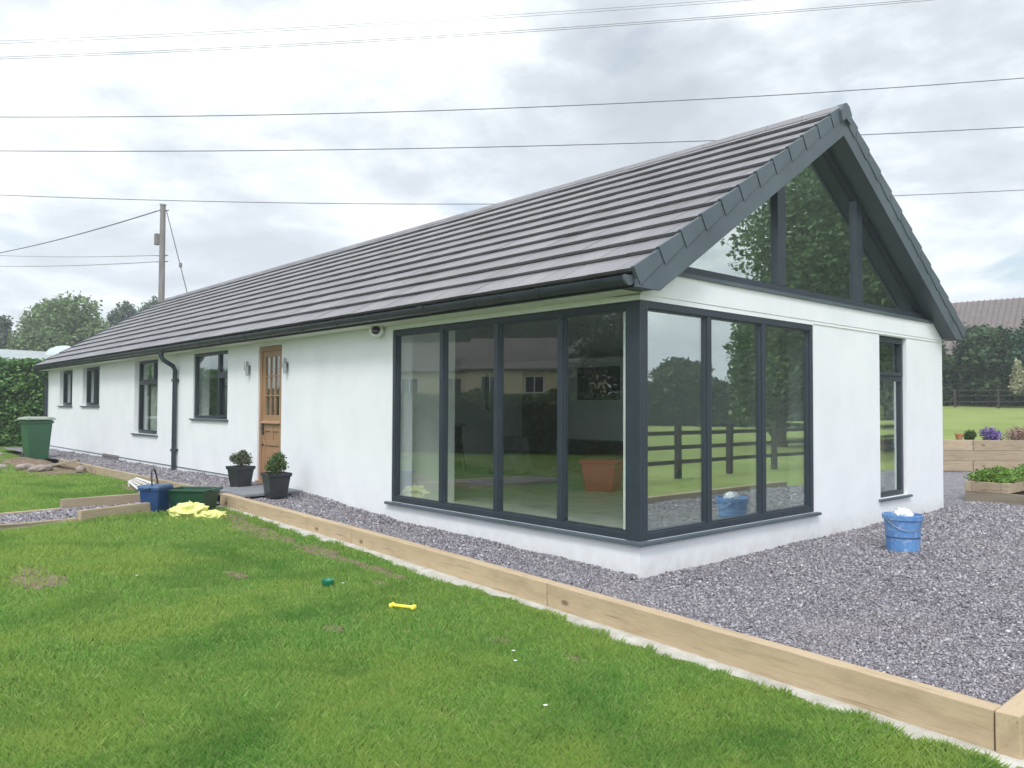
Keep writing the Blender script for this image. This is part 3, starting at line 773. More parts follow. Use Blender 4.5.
lab = ['low weathered edging board along the gravel behind the green recycling box', 'low weathered edging board below the tall downpipe', 'low weathered edging board nearest the wheelie bin and dirt heap']
ed = [-7.45, -10.2, -12.9, -15.6]
for i in range(3): sleeper((ed[i + 1] + .01, SY(ed[i + 1]), .27), (ed[i] - .01, SY(ed[i]), .27), .16, .06, lab[i], 'low edging boards by the far gravel', 'weathered_timber', name='edging_board')
# end sleeper running back along the right side of the yard
s1 = sleeper((3.195, -1.262, .085), (3.195, 1.9, .10), .205, .105, 'corner sleeper with its end grain facing the lawn, running back along the yard', None, 'new_timber')
sleeper((3.195, 1.91, .10), (3.195, 5.0, .12), .2, .1, 'right-hand yard sleeper beyond the corner sleeper', None, 'weathered_timber')
sleeper((3.195, 5.01, .12), (3.195, 8.2, .12), .2, .1, 'farthest right-hand yard sleeper level with the planter', None, 'weathered_timber')
# rows beside the garden path
sleeper((-7.33, -1.15, .25), (-7.18, -2.84, .25), .2, .07, 'tall sleeper on the far side of the gravel path, standing above it', None, 'weathered_timber', side=-1)
sleeper((-7.12, -2.85, .15), (-6.80, -4.9, .15), .12, .05, 'low board on the far side of the gravel path, continuing the tall sleeper', None, 'weathered_timber', side=-1, name='edging_board')
sleeper((-6.42, -1.95, .22), (-6.06, -2.88, .22), .18, .07, 'short tall sleeper on the near side of the gravel path beside the blue caddy', None, 'weathered_timber', side=-1)
sleeper((-6.20, -2.84, .125), (-6.06, -4.9, .125), .1, .045, 'low board on the near side of the gravel path at the left', None, 'weathered_timber', side=-1, name='edging_board')
# long retaining wall of stacked sleepers at the right
D = Vector((.71, .71, 0)).normalized(); A0 = Vector((-2.1, 12.78, 0)) - D * 4.2
for k, (a0, hh) in enumerate((('bottom', .37), ('middle', .59), ('top', .81))):
    for j in range(3):
        st = j * 2.4 + (1.2 if k == 1 else 0) - (.0)
        A_ = A0 + D * (st + .005); B_ = A0 + D * (st + 2.395)
        if j == 2: B_ = A0 + D * (7.3)
        col_ = ['behind the house corner', 'middle stretch', 'at the right end'][j]
        sleeper((A_.x, A_.y, hh), (B_.x, B_.y, hh), .217, .12, '%s course sleeper, %s of the long retaining wall' % (a0, col_), 'stacked sleepers of the long retaining wall', 'weathered_timber')

# concrete footing along the sleepers, irregular outer edge
V = []; F = []
xs = np.arange(-6.6, 3.35, .06)
for i, x in enumerate(xs):
    wdt = .125 + .035 * math.sin(3 * x) + .022 * math.sin(17 * x) + random.uniform(-.01, .01)
    if x < -4.9: wdt *= .55
    z = float(LZ(x)) + .018
    y = float(SY(min(x, 3.1))); V += [(x, y + .05, z), (x, y - wdt * .8, z + random.uniform(-.004, .004)), (x, y - wdt, z - .035)]
for i in range(len(xs) - 1):
    for j in range(2): F.append((3 * i + j, 3 * i + j + 1, 3 * i + 4 + j, 3 * i + 3 + j))
o = numesh('concrete_footing', np.array(V), np.array(F), 'concrete'); o['kind'] = 'structure'

# bare earth patches lying on the lawn
bare = [(.9, -1.75, .10, .05), (-4.4, -1.42, .75, .20), (-3.0, -1.40, .55, .14), (-5.5, -1.3, .45, .16), (-2.0, -1.36, .5, .08), (-3.45, -3.85, .42, .20), (-8.9, -1.3, 1.2, .18), (-1.55, -1.62, .14, .06), (-.6, -2.6, .10, .07), (.3, -1.85, .14, .06), (-2.6, -2.45, .18, .08), (1.1, -2.9, .08, .05)]
for k, (x, y, a_, b_) in enumerate(bare):
    vv = [(x, y, float(lawn_z(x, y)) + .007)]
    for t in np.linspace(0, 2 * math.pi, 40, endpoint=False):
        r_ = 1 + .18 * math.sin(3 * t + k) + .13 * math.sin(7 * t + 2 * k) + random.uniform(-.06, .06)
        xx, yy = x + a_ * r_ * math.cos(t), min(y + b_ * r_ * math.sin(t), float(SY(x)) - .03)
        vv.append((xx, yy, float(lawn_z(xx, yy)) + .006))
    o = MB().add(vv, [(0, 1 + i, 1 + (i + 1) % 40) for i in range(40)]).build('bare_earth', 'dirt'); o['kind'] = 'structure'
def is_bare(x, y, f=1.0):
    m = np.zeros(len(x), bool)
    for (a, b, c, d) in bare: m |= ((x - a) / c) ** 2 + ((y - b) / d) ** 2 < f * (1 + .25 * np.sin(9 * x + 7 * y))
    return m

# ------------------------------------------------------------------ grass blades
def sample(n, r0, r1, half):
    r = r0 * (r1 / r0) ** rng.uniform(0, 1, n)
    a = 2.410 + rng.uniform(-half, half, n)
    return CAM[0] + r * np.cos(a), CAM[1] + r * np.sin(a), r
def value_noise(x, y, s, seed):
    r2 = np.random.default_rng(seed); T = r2.uniform(0, 1, (64, 64))
    X, Y = x / s, y / s; i, j = np.floor(X).astype(int), np.floor(Y).astype(int); fx, fy = X - i, Y - j
    fx = fx * fx * (3 - 2 * fx); fy = fy * fy * (3 - 2 * fy)
    g_ = lambda a, b: T[a % 64, b % 64]
    return (g_(i, j) * (1 - fx) + g_(i + 1, j) * fx) * (1 - fy) + (g_(i, j + 1) * (1 - fx) + g_(i + 1, j + 1) * fx) * fy
def blades(n, name):
    x, y, r = sample(n, 1.7, 24, R(44))
    keep = (y < SY(x) - .15 + .03 * np.sin(13 * x) + .02 * np.sin(31 * x)) & ~on_path(x, y) & ~(is_bare(x, y) & (rng.uniform(0, 1, n) < .72))
    keep &= ~((x < -12.6) & (y > -1.9) & (rng.uniform(0, 1, n) < .9)) & ~((x > 3.2) & (y > -1.4)) & (x > -30)
    keep &= ~((x < -7.1) & (x > -17) & (y > -1.12))
    x, y, r = x[keep], y[keep], r[keep]
    n = len(x); z = lawn_z(x, y)
    cl = value_noise(x, y, .22, 3) * .6 + value_noise(x, y, .9, 5) * .4
    lush = np.clip((value_noise(x, y, 1.3, 21) - .5) * 3, 0, 1)
    h = (.012 + .030 * cl + .018 * lush + .014 * rng.uniform(0, 1, n)) * (1 + .3 * (r > 8))
    h *= np.where(rng.uniform(0, 1, n) < .002, 1.5, 1)
    edge = np.clip((y - (SY(x) - .30)) / .2, 0, 1); h *= 1 + .25 * edge
    w = .00092 * np.clip(r / 2.4, 1, 6) * rng.uniform(.6, 1.15, n)
    a = rng.uniform(0, 2 * np.pi, n); lean = rng.uniform(.1, .95, n) * h
    b = rng.uniform(0, 2 * np.pi, n)
    dx, dy = np.cos(a) * w, np.sin(a) * w; lx, ly = np.cos(b) * lean, np.sin(b) * lean
    z0 = z - .004
    V = np.stack([np.stack([x - dx, y - dy, z0], 1), np.stack([x + dx, y + dy, z0], 1),
                  np.stack([x + dx * .8 + lx * .4, y + dy * .8 + ly * .4, z + h * .6], 1), np.stack([x + lx, y + ly, z + h], 1)], 1).reshape(-1, 3)
    F = np.arange(4 * n).reshape(n, 4)
    o = numesh(name, V, F, 'grass_blade'); tag(o, 'short green lawn grass growing up to the sleepers', 'grass', kind='stuff')
    return o
blades(1350000, 'grass')

# ------------------------------------------------------------------ gravel chips
def chips(n):
    x, y, r = sample(n, 2.5, 24, R(42))
    inyard = ((y > SY(x) + .11) & (x < 3.08) & (x > -22) & ((y < -.004) | (x > .004)) & (y < 15.3)) 
    inyard &= ~((y > 11) & ((y - 12.78) > (x + 2.1) - .05))
    inyard &= ~((y > 8.02) & (x > -.2) & (y < 11.2))
    inyard &= ~((x > -7.2) & (x < -6.05) & (y > -.92) & (y < .0) )
    pth = on_path(x, y) & (x > upx(y) + .02) & (x < lpx(y) - .03)
    keep = inyard | pth
    x, y, r = x[keep], y[keep], r[keep]; pth = pth[keep]; n = len(x)
    z = np.where(pth, .125, GZ(x, y))
    s = (.0075 + .012 * rng.uniform(0, 1, n) ** 2.2) * np.clip(r / 5, 1, 2.4) ** .75
    # banked-up gravel against the wall
    z = z + np.where((y < 0) & (x < 0), .028 * np.clip(1 + y / .25, 0, 1) + .012 * (value_noise(x, y, .25, 9) - .5), 0) + rng.uniform(-.003, .008, n)
    base = np.array([[1, 0, 0], [0, 1, 0], [-1, 0, 0], [0, -1, 0], [0, 0, 1], [0, 0, -1]], float)
    V = np.repeat(base[None], n, 0) * (1 + .35 * rng.uniform(-1, 1, (n, 6, 1)))
    V += .25 * rng.uniform(-1, 1, (n, 6, 3)) * np.array([1, 1, .6])
    V *= np.stack([np.ones(n), rng.uniform(.5, .95, n), rng.uniform(.16, .38, n)], 1)[:, None, :] * s[:, None, None]
    q = rng.normal(size=(n, 3)) * np.array([.45, .45, 3]); 
    ca, sa = np.cos(q[:, 0]), np.sin(q[:, 0]); cb, sb = np.cos(q[:, 1]), np.sin(q[:, 1]); cc, sc_ = np.cos(q[:, 2]), np.sin(q[:, 2])
    X, Y, Z = V[..., 0], V[..., 1], V[..., 2]
    Y, Z = Y * ca[:, None] - Z * sa[:, None], Y * sa[:, None] + Z * ca[:, None]
    X, Z = X * cb[:, None] + Z * sb[:, None], -X * sb[:, None] + Z * cb[:, None]
    X, Y = X * cc[:, None] - Y * sc_[:, None], X * sc_[:, None] + Y * cc[:, None]
    V = np.stack([X + x[:, None], Y + y[:, None], Z + z[:, None]], 2).reshape(-1, 3)
    f = np.array([[0, 1, 4], [1, 2, 4], [2, 3, 4], [3, 0, 4], [1, 0, 5], [2, 1, 5], [3, 2, 5], [0, 3, 5]])
    F = (np.arange(n)[:, None, None] * 6 + f[None]).reshape(-1, 3)
    o = numesh('gravel', V, F, 'slate_chip'); tag(o, 'grey and plum slate chippings spread round the house', 'gravel', kind='stuff')
chips(760000)

# daisies and fallen bits in the grass
V = []; F = []
for (x, y) in [(.6, -2.0), (.75, -2.12), (1.4, -2.5), (-1.6, -1.95), (-2.9, -3.2)]:
    for p in range(9):
        t = 2 * math.pi * p / 9; c_, s_ = math.cos(t), math.sin(t); z = float(lawn_z(x, y)) + .04; i = len(V)
        V += [(x, y, z), (x + .011 * math.cos(t - .25), y + .011 * math.sin(t - .25), z + .003), (x + .014 * c_, y + .014 * s_, z + .004), (x + .011 * math.cos(t + .25), y + .011 * math.sin(t + .25), z + .003)]; F.append((i, i + 1, i + 2, i + 3))
o = numesh('daisies', np.array(V), np.array(F), 'white_petal'); tag(o, 'scattered tiny white clover and daisy heads in the lawn', 'flowers', kind='stuff')

# ------------------------------------------------------------------ small objects
m = MB()
for i in range(2):
    for j in range(2):
        m.box(-7.15 + i * .55, -6.61 + i * .55, -.90 + j * .44, -.47 + j * .44, .235, .272)
tag(m.build('doorstep_paving', 'slab_stone', bevel=.006), 'grey stone slabs laid between door and sleepers', 'paving')

def potted(x, y, z, s, label, leafmat, rz, lobes, tall):
    t = thing('potted_shrub', label, 'potted plant', (x, y, z), rz, 'square black pots either side of the oak door')
    a_, b_, h_ = .105 * s, .138 * s, .31 * s
    def ring(r_, z_): return [(-r_, -r_, z_), (r_, -r_, z_), (r_, r_, z_), (-r_, r_, z_)]
    v = ring(a_, 0) + ring(b_, h_ - .05) + ring(b_ + .015, h_ - .045) + ring(b_ + .018, h_) + ring(b_ - .008, h_) + ring(b_ - .012, h_ - .045)
    f = [(3, 2, 1, 0)] + [(4 * k + i, 4 * k + (i + 1) % 4, 4 * k + 4 + (i + 1) % 4, 4 * k + 4 + i) for k in range(5) for i in range(4)] + [(20, 21, 22, 23)]
    MB().add(v, f).build('pot', 'pot_plastic', t, bevel=.004)
    MB().add(ring(b_ - .014, h_ - .03), [(0, 1, 2, 3)]).build('soil', 'soil', t, recalc=False)
    st = MB()
    for l in lobes:
        st.tube([(0, 0, h_ - .04), (l[0] * .5, l[1] * .5, h_ + (l[2]) * .5), (l[0], l[1], h_ + l[2])], [.007, .006, .003], 6)
    st.build('stem', 'bark', t)
    lb = [(l[0], l[1], h_ + l[2], *l[3:]) for l in lobes]
    lb = [(a_[0], a_[1], a_[2], a_[3] * 1.25, a_[4] * 1.25, a_[5] * 1.3) for a_ in lb]
    V, F = leaves(blob_points(lb, 2400, .3), .015 * s)
    numesh('foliage', V, F, leafmat, t)
potted(-7.20, -.46, .262, 1.0, 'square black pot with a sparse grey-green shrub, left of the oak door', 'olive_leaf', .15,
       [(-.03, 0, .10, .09, .09, .07), (.06, .02, .13, .08, .08, .06), (-.13, -.05, .11, .05, .05, .05), (.12, .03, .08, .06, .06, .05), (.0, .03, .17, .06, .06, .05)], .2)
potted(-5.93, -.50, .222, 1.08, 'square black pot with a bright bushy green shrub, right of the oak door', 'box_leaf', -.1,
       [(0, 0, .09, .12, .12, .08), (-.04, .03, .17, .10, .09, .07), (.09, 0, .14, .09, .08, .07), (-.11, -.03, .08, .07, .07, .06), (.03, .02, .22, .06, .06, .05)], .25)

def frustum(mb, a0, b0, a1, b1, z0, z1, cx=0, cy=0):
    v = [(cx - a0, cy - b0, z0), (cx + a0, cy - b0, z0), (cx + a0, cy + b0, z0), (cx - a0, cy + b0, z0), (cx - a1, cy - b1, z1), (cx + a1, cy - b1, z1), (cx + a1, cy + b1, z1), (cx - a1, cy + b1, z1)]
    mb.add(v, [(3, 2, 1, 0), (4, 5, 6, 7), (0, 1, 5, 4), (1, 2, 6, 5), (2, 3, 7, 6), (3, 0, 4, 7)])
# wheelie bin
t = thing('wheelie_bin', 'green wheelie bin standing on the dirt heap by the hedge', 'bin', (-16.9, -1.25, .14), R(8))
b_ = MB(); frustum(b_, .20, .20, .25, .27, .06, .98); b_.build('body', 'green_plastic', t, bevel=.02)
b_ = MB(); frustum(b_, .265, .285, .265, .285, .90, .96); b_.build('rim', 'green_plastic', t, bevel=.008)
b_ = MB(); frustum(b_, .30, .32, .28, .30, .985, 1.03); frustum(b_, .28, .30, .15, .2, 1.03, 1.055); b_.build('lid', 'glare_pale_lid', t, bevel=.01)
MB().tube([(-.28, -.2, .95), (-.36, -.2, .97), (-.36, .2, .97), (-.28, .2, .95)], .016, 8).build('handle', 'green_plastic', t)
for sy in (-.25, .25):
    wo = MB().lathe([(.02, -.025), (.09, -.025), (.1, -.015), (.1, .015), (.09, .025), (.02, .025)], 20).build('wheel', 'black_plastic', t, smooth=True)
    wo.rotation_euler = (R(90), 0, 0); wo.location = (-.20, sy * .85, .10)
# blue food caddy
t = thing('food_caddy', 'blue food waste caddy with raised black handle on the grass', 'bin', (-6.50, -1.90, .06), R(38))
b_ = MB(); frustum(b_, .115, .12, .14, .15, 0, .33); b_.build('body', 'blue_plastic', t, bevel=.02)
b_ = MB(); frustum(b_, .152, .162, .152, .162, .305, .335); b_.build('rim', 'blue_plastic', t, bevel=.006)
b_ = MB(); frustum(b_, .158, .168, .145, .155, .338, .375); b_.box(-.04, .04, -.20, -.16, .335, .355); b_.build('lid', 'grey_blue_plastic', t, bevel=.008)
hq = MB(); hq.tube([(-.155, .0, .31), (-.158, .01, .40), (-.11, .03, .545), (-.05, .035, .575), (.05, .035, .575), (.11, .03, .545), (.158, .01, .40), (.155, .0, .31)], .011, 8); hq.build('handle', 'black_plastic', t, smooth=True).rotation_euler = (0, 0, R(112))
# green recycling box
t = thing('recycling_box', 'open dark green recycling box lying behind the yellow sack', 'box', (-6.38, -1.45, .07), R(40))
def tray(a0, b0, a1, b1, h_, th):
    v = []
    for (a, b, z) in ((a0, b0, 0), (a1, b1, h_), (a1 + .03, b1 + .03, h_), (a1 + .03, b1 + .03, h_ - .03), (a1 + .022, b1 + .022, h_ - .03)): v += [(-a, -b, z), (a, -b, z), (a, b, z), (-a, b, z)]
    return v
v = []
for (a, b, z) in ((.22, .15, 0), (.275, .195, .27), (.30, .22, .27), (.30, .22, .30), (.27, .19, .30), (.215, .145, .012)): v += [(-a, -b, z), (a, -b, z), (a, b, z), (-a, b, z)]
f = [(3, 2, 1, 0)] + [(4 * k + i, 4 * k + (i + 1) % 4, 4 * k + 4 + (i + 1) % 4, 4 * k + 4 + i) for k in range(5) for i in range(4)] + [(20, 21, 22, 23)]
MB().add(v, f).build('body', 'dark_green_plastic', t, bevel=.006)
for sx in (-1, 1): MB().tube([(sx * .30, -.07, .285), (sx * .335, -.06, .28), (sx * .335, .06, .28), (sx * .30, .07, .285)], .01, 8).build('handle', 'dark_green_plastic', t)
# yellow sack (crumpled plastic)
def crumple(name, mat, label, cat, loc, dims, seed, amp=.16, rz=0, knot=True):
    bm = bmesh.new(); bmesh.ops.create_icosphere(bm, subdivisions=5, radius=1)
    r2 = np.random.default_rng(seed); ks = r2.normal(size=(14, 3)) * 3.2; ph = r2.uniform(0, 6.28, 14)
    k2 = r2.normal(size=(14, 3)) * 8
    for v_ in bm.verts:
        p = np.array(v_.co); d = .6 - sum(abs(math.sin(k @ p + q)) for k, q in zip(ks[:5], ph)) / 5
        d2 = .6 - sum(abs(math.sin(k @ p + q)) for k, q in zip(k2[:4], ph)) / 4
        q = p * (1 + amp * 2.2 * d + amp * 1.3 * d2); q *= dims
        q[2] = max(q[2], -dims[2] * .45) + dims[2] * .45
        v_.co = q
    me = bpy.data.meshes.new(name); bm.to_mesh(me); bm.free(); me.materials.append(MATS[mat])
    for p in me.polygons: p.use_smooth = True
    o = bpy.data.objects.new(name, me); COL.objects.link(o); o.location = loc; o.rotation_euler = (0, 0, rz)
    if label: tag(o, label, cat)
    return o
t = thing('plastic_sack', 'crumpled pale yellow plastic sack lying on the grass', 'sack', (-5.86, -1.66, .04), R(40))
o = crumple('main_bag', 'yellow_bag', None, None, (-.03, 0, 0), (.25, .18, .14), 4, .34); o.parent = t
o = crumple('bag_end', 'yellow_bag', None, None, (.25, .0, 0), (.20, .14, .075), 9, .34); o.parent = t
MB().add([(-.02, 0, .10), (.03, .01, .10), (.05, .02, .21), (.0, .03, .195), (-.05, .01, .23), (-.04, .0, .16)], [(0, 1, 2, 3), (0, 3, 4, 5)]).build('tied_neck', 'yellow_bag', t)
# white wire rack lying on the far lawn
m = MB()
RK = [Vector((-9.75, -1.28, .20)), Vector((-9.95, -1.10, .235)), Vector((-8.75, -1.20, .235)), Vector((-8.45, -1.50, .17))]
m.tube(RK + [RK[0]], .016, 6)
for k in range(1, 7):
    m.tube([RK[0].lerp(RK[3], k / 7), RK[1].lerp(RK[2], k / 7)], .009, 6)
for k in range(1, 3): m.tube([RK[0].lerp(RK[1], k / 3), RK[3].lerp(RK[2], k / 3)], .007, 6)
for c_ in (RK[0], RK[3]): m.tube([c_, (c_.x, c_.y, .12)], .014, 6)
tag(m.build('wire_rack', 'white_paint'), 'white wire rack leaning on the low edging behind the blue caddy', 'rack')

# blue bucket on gravel
t = thing('builders_bucket', 'paint-splashed blue bucket on the gravel below the narrow gable window', 'bucket', (.95, 3.05, .005), R(30))
b_ = MB(); b_.lathe([(.145, 0), (.155, .01), (.175, .34), (.192, .34), (.195, .385), (.183, .388), (.178, .36), (.150, .02)], 32)
b_.build('body', 'blue_bucket', t, smooth=True)
MB().lathe([(.1645, .155), (.169, .158), (.1695, .168), (.1655, .171)], 32).build('moulded_ring', 'grey_blue_plastic', t, smooth=True)
hn = MB(); hn.tube([(.188 * math.cos(a_), .188 * math.sin(a_) , .34 - .10 * math.sin((a_ - R(-150)) / R(150) * math.pi)) for a_ in np.linspace(R(-150), R(0), 14)], .004, 6); hn.build('handle', 'steel', t)
o = crumple('white_carrier_bag', 'white_bag', 'white plastic bag stuffed in the top of the blue bucket', 'bag', (.96, 3.04, .345), (.085, .07, .075), 21, .3)
# toys on lawn
z = float(lawn_z(-1.68, -2.05))
o = MB().lathe([(.03, 0), (.042, .012), (.055, .05), (.050, .05), (.036, .015)], 20, (-1.68, -2.05, z + .02)).build('toy_bowl', 'green_toy', smooth=True)
tag(o, 'tiny green plastic bowl lying in the grass', 'toy')
z = float(lawn_z(-.69, -1.96)) + .045
m = MB(); m.tube([(-.76, -2.0, z), (-.62, -1.93, z)], .012, 8)
for (x, y) in ((-.775, -1.995), (-.765, -2.02), (-.612, -1.912), (-.602, -1.935)): m.lathe([(.004, -.018), (.016, -.010), (.018, 0), (.016, .010), (.004, .018)], 10, (x, y, z))
tag(m.build('toy_bone', 'yellow_toy', smooth=True), 'small yellow bone-shaped dog toy lying in the grass', 'toy')

# earth heap, rubble and boards by the bin
V = []; F = []; nx_, ny_ = 44, 20
for i in range(nx_):
    for j in range(ny_):
        x = -18.2 + 5.6 * i / (nx_ - 1); y = -2.1 + 1.05 * j / (ny_ - 1)
        e = math.sin(math.pi * i / (nx_ - 1)) ** .6 * math.sin(math.pi * j / (ny_ - 1)) ** .7
        V.append((x, y, .13 + e * (.10 + .05 * math.sin(3.1 * x + 2) + .04 * math.sin(7 * x + 5 * y)) + random.uniform(-.012, .012) * e))
for i in range(nx_ - 1):
    for j in range(ny_ - 1): F.append((i * ny_ + j, (i + 1) * ny_ + j, (i + 1) * ny_ + j + 1, i * ny_ + j + 1))
o = numesh('earth_heap', np.array(V), np.array(F), 'dirt'); tag(o, 'low heap of bare brown earth in front of the green bin', 'earth', kind='stuff')
def stone(x, y, z, s, label, seed):
    o = crumple('rubble_stone', 'rubble', label, 'stone', (x, y, z), s, seed, .1, seed)
    o['group'] = 'broken slabs on the earth heap'; return o
stone(-15.1, -2.25, .13, (.42, .16, .07), 'flat broken grey slab at the left end of the earth heap', 3)
stone(-14.2, -1.95, .17, (.20, .12, .08), 'small pinkish rubble lump beside the flat broken slab', 5)
stone(-13.6, -1.80, .17, (.22, .12, .08), 'rounded rubble lump left of the leaning board', 8)
stone(-12.9, -1.25, .17, (.12, .09, .08), 'small stone at the right end of the earth heap', 12)
sleeper((-14.0, -1.85, .22), (-13.6, -1.15, .36), .05, .16, 'rough grey board resting on the earth heap in front of the bin', None, 'grey_timber', name='loose_board')
sleeper((-21.5, -1.55, .30), (-19.6, -1.5, .22), .08, .05, 'short thin board lying on grass near the hedge', None, 'grey_timber', name='loose_board')

# planters at the right
def planter(loc, lx, ly, h_, rz, label, bushes, extra=True, nlev=2):
    t = thing('raised_planter', label, 'planter', loc, rz, 'timber planters in the gravel yard')
    hh = h_ / nlev
    for k in range(nlev):
        z0_, z1_ = k * hh + .001, (k + 1) * hh - .003
        x1 = lx + (.30 if (k == 0 and extra) else 0); f_ = .004 * k
        for nm, q in (('front_sleeper', (0 + (.09 if k else 0), x1 - (.1 if k else 0), f_, .09)), ('back_sleeper', (.1, x1 - .1, ly - .09, ly))):
            o_ = MB().box(q[0] + .001, q[1] - .001, q[2], q[3], z0_, z1_).build(nm, 'grey_timber' if k == 0 else 'weathered_timber', t, bevel=.005)
        for nm, q in (('side_sleeper', (0, .09, .0 if k else .092, ly)), ('side_sleeper', (x1 - .1, x1, .0 if k else .092, ly))):
            MB().box(q[0], q[1] - .002, q[2] - (.004 if k else -.001), q[3], z0_, z1_).build(nm, 'weathered_timber', t, bevel=.005)
    MB().box(.095, lx - .105, .095, ly - .095, .02, h_ - .04).build('soil', 'soil', t)
    return t
planter((-.13, 8.06, .05), .60, 2.6, .31, .0, 'nearer timber planter overflowing with bright green leaves', None)
lob = [(.05 + .12 * k % .5, 8.32 + .23 * k, .42 + .05 * math.sin(k * 2.1), .22, .24, .11) for k in range(10)] + [(.35, 8.3 + .3 * k, .39, .16, .22, .06) for k in range(7)]
V, F = leaves(blob_points(lob, 8000, .2), .030)
tag(numesh('leafy_groundcover', V, F, 'bright_leaf'), 'low mat of bright green leafy plants filling the nearer planter', 'plant')
planter((-.35, 11.7, .12), 1.5, 1.3, .30, .0, 'farther timber planter with pink and white flowers', None, extra=False)
lob = [(.15 + .25 * k, 12.2 + .1 * (k % 3), .50 + .02 * k, .24, .26, .16) for k in range(5)]
V, F = leaves(blob_points(lob, 2600, .2), .035)
tag(numesh('flowering_plant', V, F, 'pale_leaf'), 'grey-green plants with pale flowers in the farther planter', 'plant')
V, F = leaves(blob_points([(l[0], l[1], l[2] + .10, l[3], l[4], .1) for l in lob], 500, .6), .026)
o = numesh('pale_flowers', V, F, 'pink_flower'); tag(o, 'small pale pink flower heads above the farther planter', 'flowers', kind='stuff')

# upper lawn behind the retaining wall
def upz(x, y):
    d = ((x + 2.1) * -.744 + (y - 12.78) * .668)     # distance behind the wall, along the view
    return ip(d, [-.5, 0, 3, 26, 60], [.78, .78, .80, 1.62, 2.1])
V = []; F = []
Np = Vector((-.71, .71, 0)).normalized()
for i in range(40):
    for j in range(30):
        p = A0 + D * (-3.0 + i * .9) + Np * (.10 + (j / 29) ** 1.5 * 60); V.append((p.x, p.y, float(upz(p.x, p.y))))
for i in range(39):
    for j in range(29): F.append((i * 30 + j, (i + 1) * 30 + j, (i + 1) * 30 + j + 1, i * 30 + j + 1))
o = numesh('upper_lawn', np.array(V), np.array(F), 'upper_grass'); o['kind'] = 'structure'
# flowers and little pots on the bank
def view_pt(px, depth, z=None):
    return None
def clump(name, mat, c_, r_, n, label, cat='plant', size=.03):
    V, F = leaves(blob_points([(c_[0] + random.uniform(-.5, .5) * r_[0], c_[1] + random.uniform(-.5, .5) * r_[1], c_[2] + random.uniform(-.2, .2) * r_[2], r_[0] * .6, r_[1] * .6, r_[2] * .8) for _ in range(6)], n, .3), size)
    return tag(numesh(name, V, F, mat), label, cat)
def wp(s, back): p = A0 + D * s + Np * back; return (p.x, p.y, float(upz(p.x, p.y)))
for s, lab_, mt, rr in ((5.38, 'clump of purple lavender on the bank, left of the pink flowers', 'purple_flower', (.28, .28, .20)), (6.0, 'pink and brown flower clump between the two lavender clumps', 'pink_flower', (.36, .3, .22)), (6.75, 'clump of purple lavender at the right edge of the bank', 'purple_flower', (.28, .28, .18)), (4.92, 'small green clump at the left end of the bank flowers', 'box_leaf', (.16, .16, .12))):
    p = wp(s, .35); clump('flower_clump', mt, (p[0], p[1], p[2] + .12), rr, 1500, lab_, 'flowers', .022)['group'] = 'flowers along the top of the retaining wall'
for s, lab_ in ((4.15, 'small terracotta pot on the retaining wall nearest the house corner'), (4.62, 'small terracotta pot on the retaining wall, halfway to the flowers')):
    p = wp(s, .22); o = MB().lathe([(.05, 0), (.075, .13), (.085, .13), (.085, .16), (.07, .16), (.06, .10)], 16, (p[0], p[1], p[2])).build('terracotta_pot', 'terracotta', smooth=True)
    tag(o, lab_, 'plant pot', 'terracotta pots on the retaining wall')

# ------------------------------------------------------------------ trees and hedges
def tree(name, x, y, z, H, rx, label, mat, n, lsize, group=None, base=.3, seed=1, trunk=.16, nl=16, inner=.45, ry=None, squash=1.0):
    r2 = random.Random(seed); t = thing(name, label, 'tree', (x, y, z), 0, group)
    tr = MB(); zc = H * base
    tr.tube([(0, 0, -.3), (.03, 0, zc * .5), (.0, .05, zc), (.05, 0, H * .6), (0, 0, H * .8)], [trunk * 1.25, trunk, trunk * .85, trunk * .5, trunk * .2], 9)
    lobes = []; ry = ry or rx
    for k in range(nl):
        a_ = k * 2.4 + r2.uniform(-.4, .4); f_ = (k + .5) / nl
        zz = zc + (H - zc) * (.12 + .78 * f_); env = math.sin(math.pi * min(.97, max(.12, (.25 + .72 * f_)))) ** .6
        rad = env * r2.uniform(.35, .72)
        lx, ly = rx * rad * math.cos(a_), ry * rad * math.sin(a_)
        s_ = r2.uniform(.27, .42)
        lobes.append((lx, ly, zz, rx * s_, ry * s_, (H - zc) * s_ * .42 * squash))
        tr.tube([(0, 0, min(zz * .8, zc + (zz - zc) * .4)), (lx * .55, ly * .55, zz * .95 - .1), (lx, ly, zz)], [trunk * .38, trunk * .22, trunk * .06], 6)
    tr.build('trunk', 'bark', t)
    V, F = leaves(blob_points(lobes, n, inner), lsize, aspect=.6)
    numesh('crown', V, F, mat, t)
    return t
# left, beyond the far roof
gl_ = 'trees beyond the far low roof'
tree('broadleaf_tree', -65.3, 9.8, 0, 10.0, 4.3, 'wide haze-paled green tree rising over the flat grey roof', 'pale_leaf', 24000, .15, gl_, .2, 3, .3, 26, .35)
tree('broadleaf_tree', -70.9, 15.6, 0, 10.4, 2.3, 'small rounded haze-greyed tree beside the far end of the tiled roof', 'haze_grey_leaf', 7000, .16, gl_, .3, 5, .2, 12)
tree('broadleaf_tree', -68.5, 5.9, 0, 8.6, 2.6, 'low haze-greyed green tree at the far left edge', 'haze_grey_leaf', 7000, .16, gl_, .2, 8, .2, 12)
tree('broadleaf_tree', -63, 7.0, 0, 6.6, 2.4, 'low haze-paled green tree between the edge tree and the wide tree', 'pale_leaf', 6000, .15, gl_, .2, 9, .2, 12)
tree('broadleaf_tree', -74.4, 19.2, 0, 11.4, 1.8, 'distant treetop just showing over the tiled roof slope', 'haze_grey_leaf', 6000, .16, gl_, .3, 15, .2, 12)
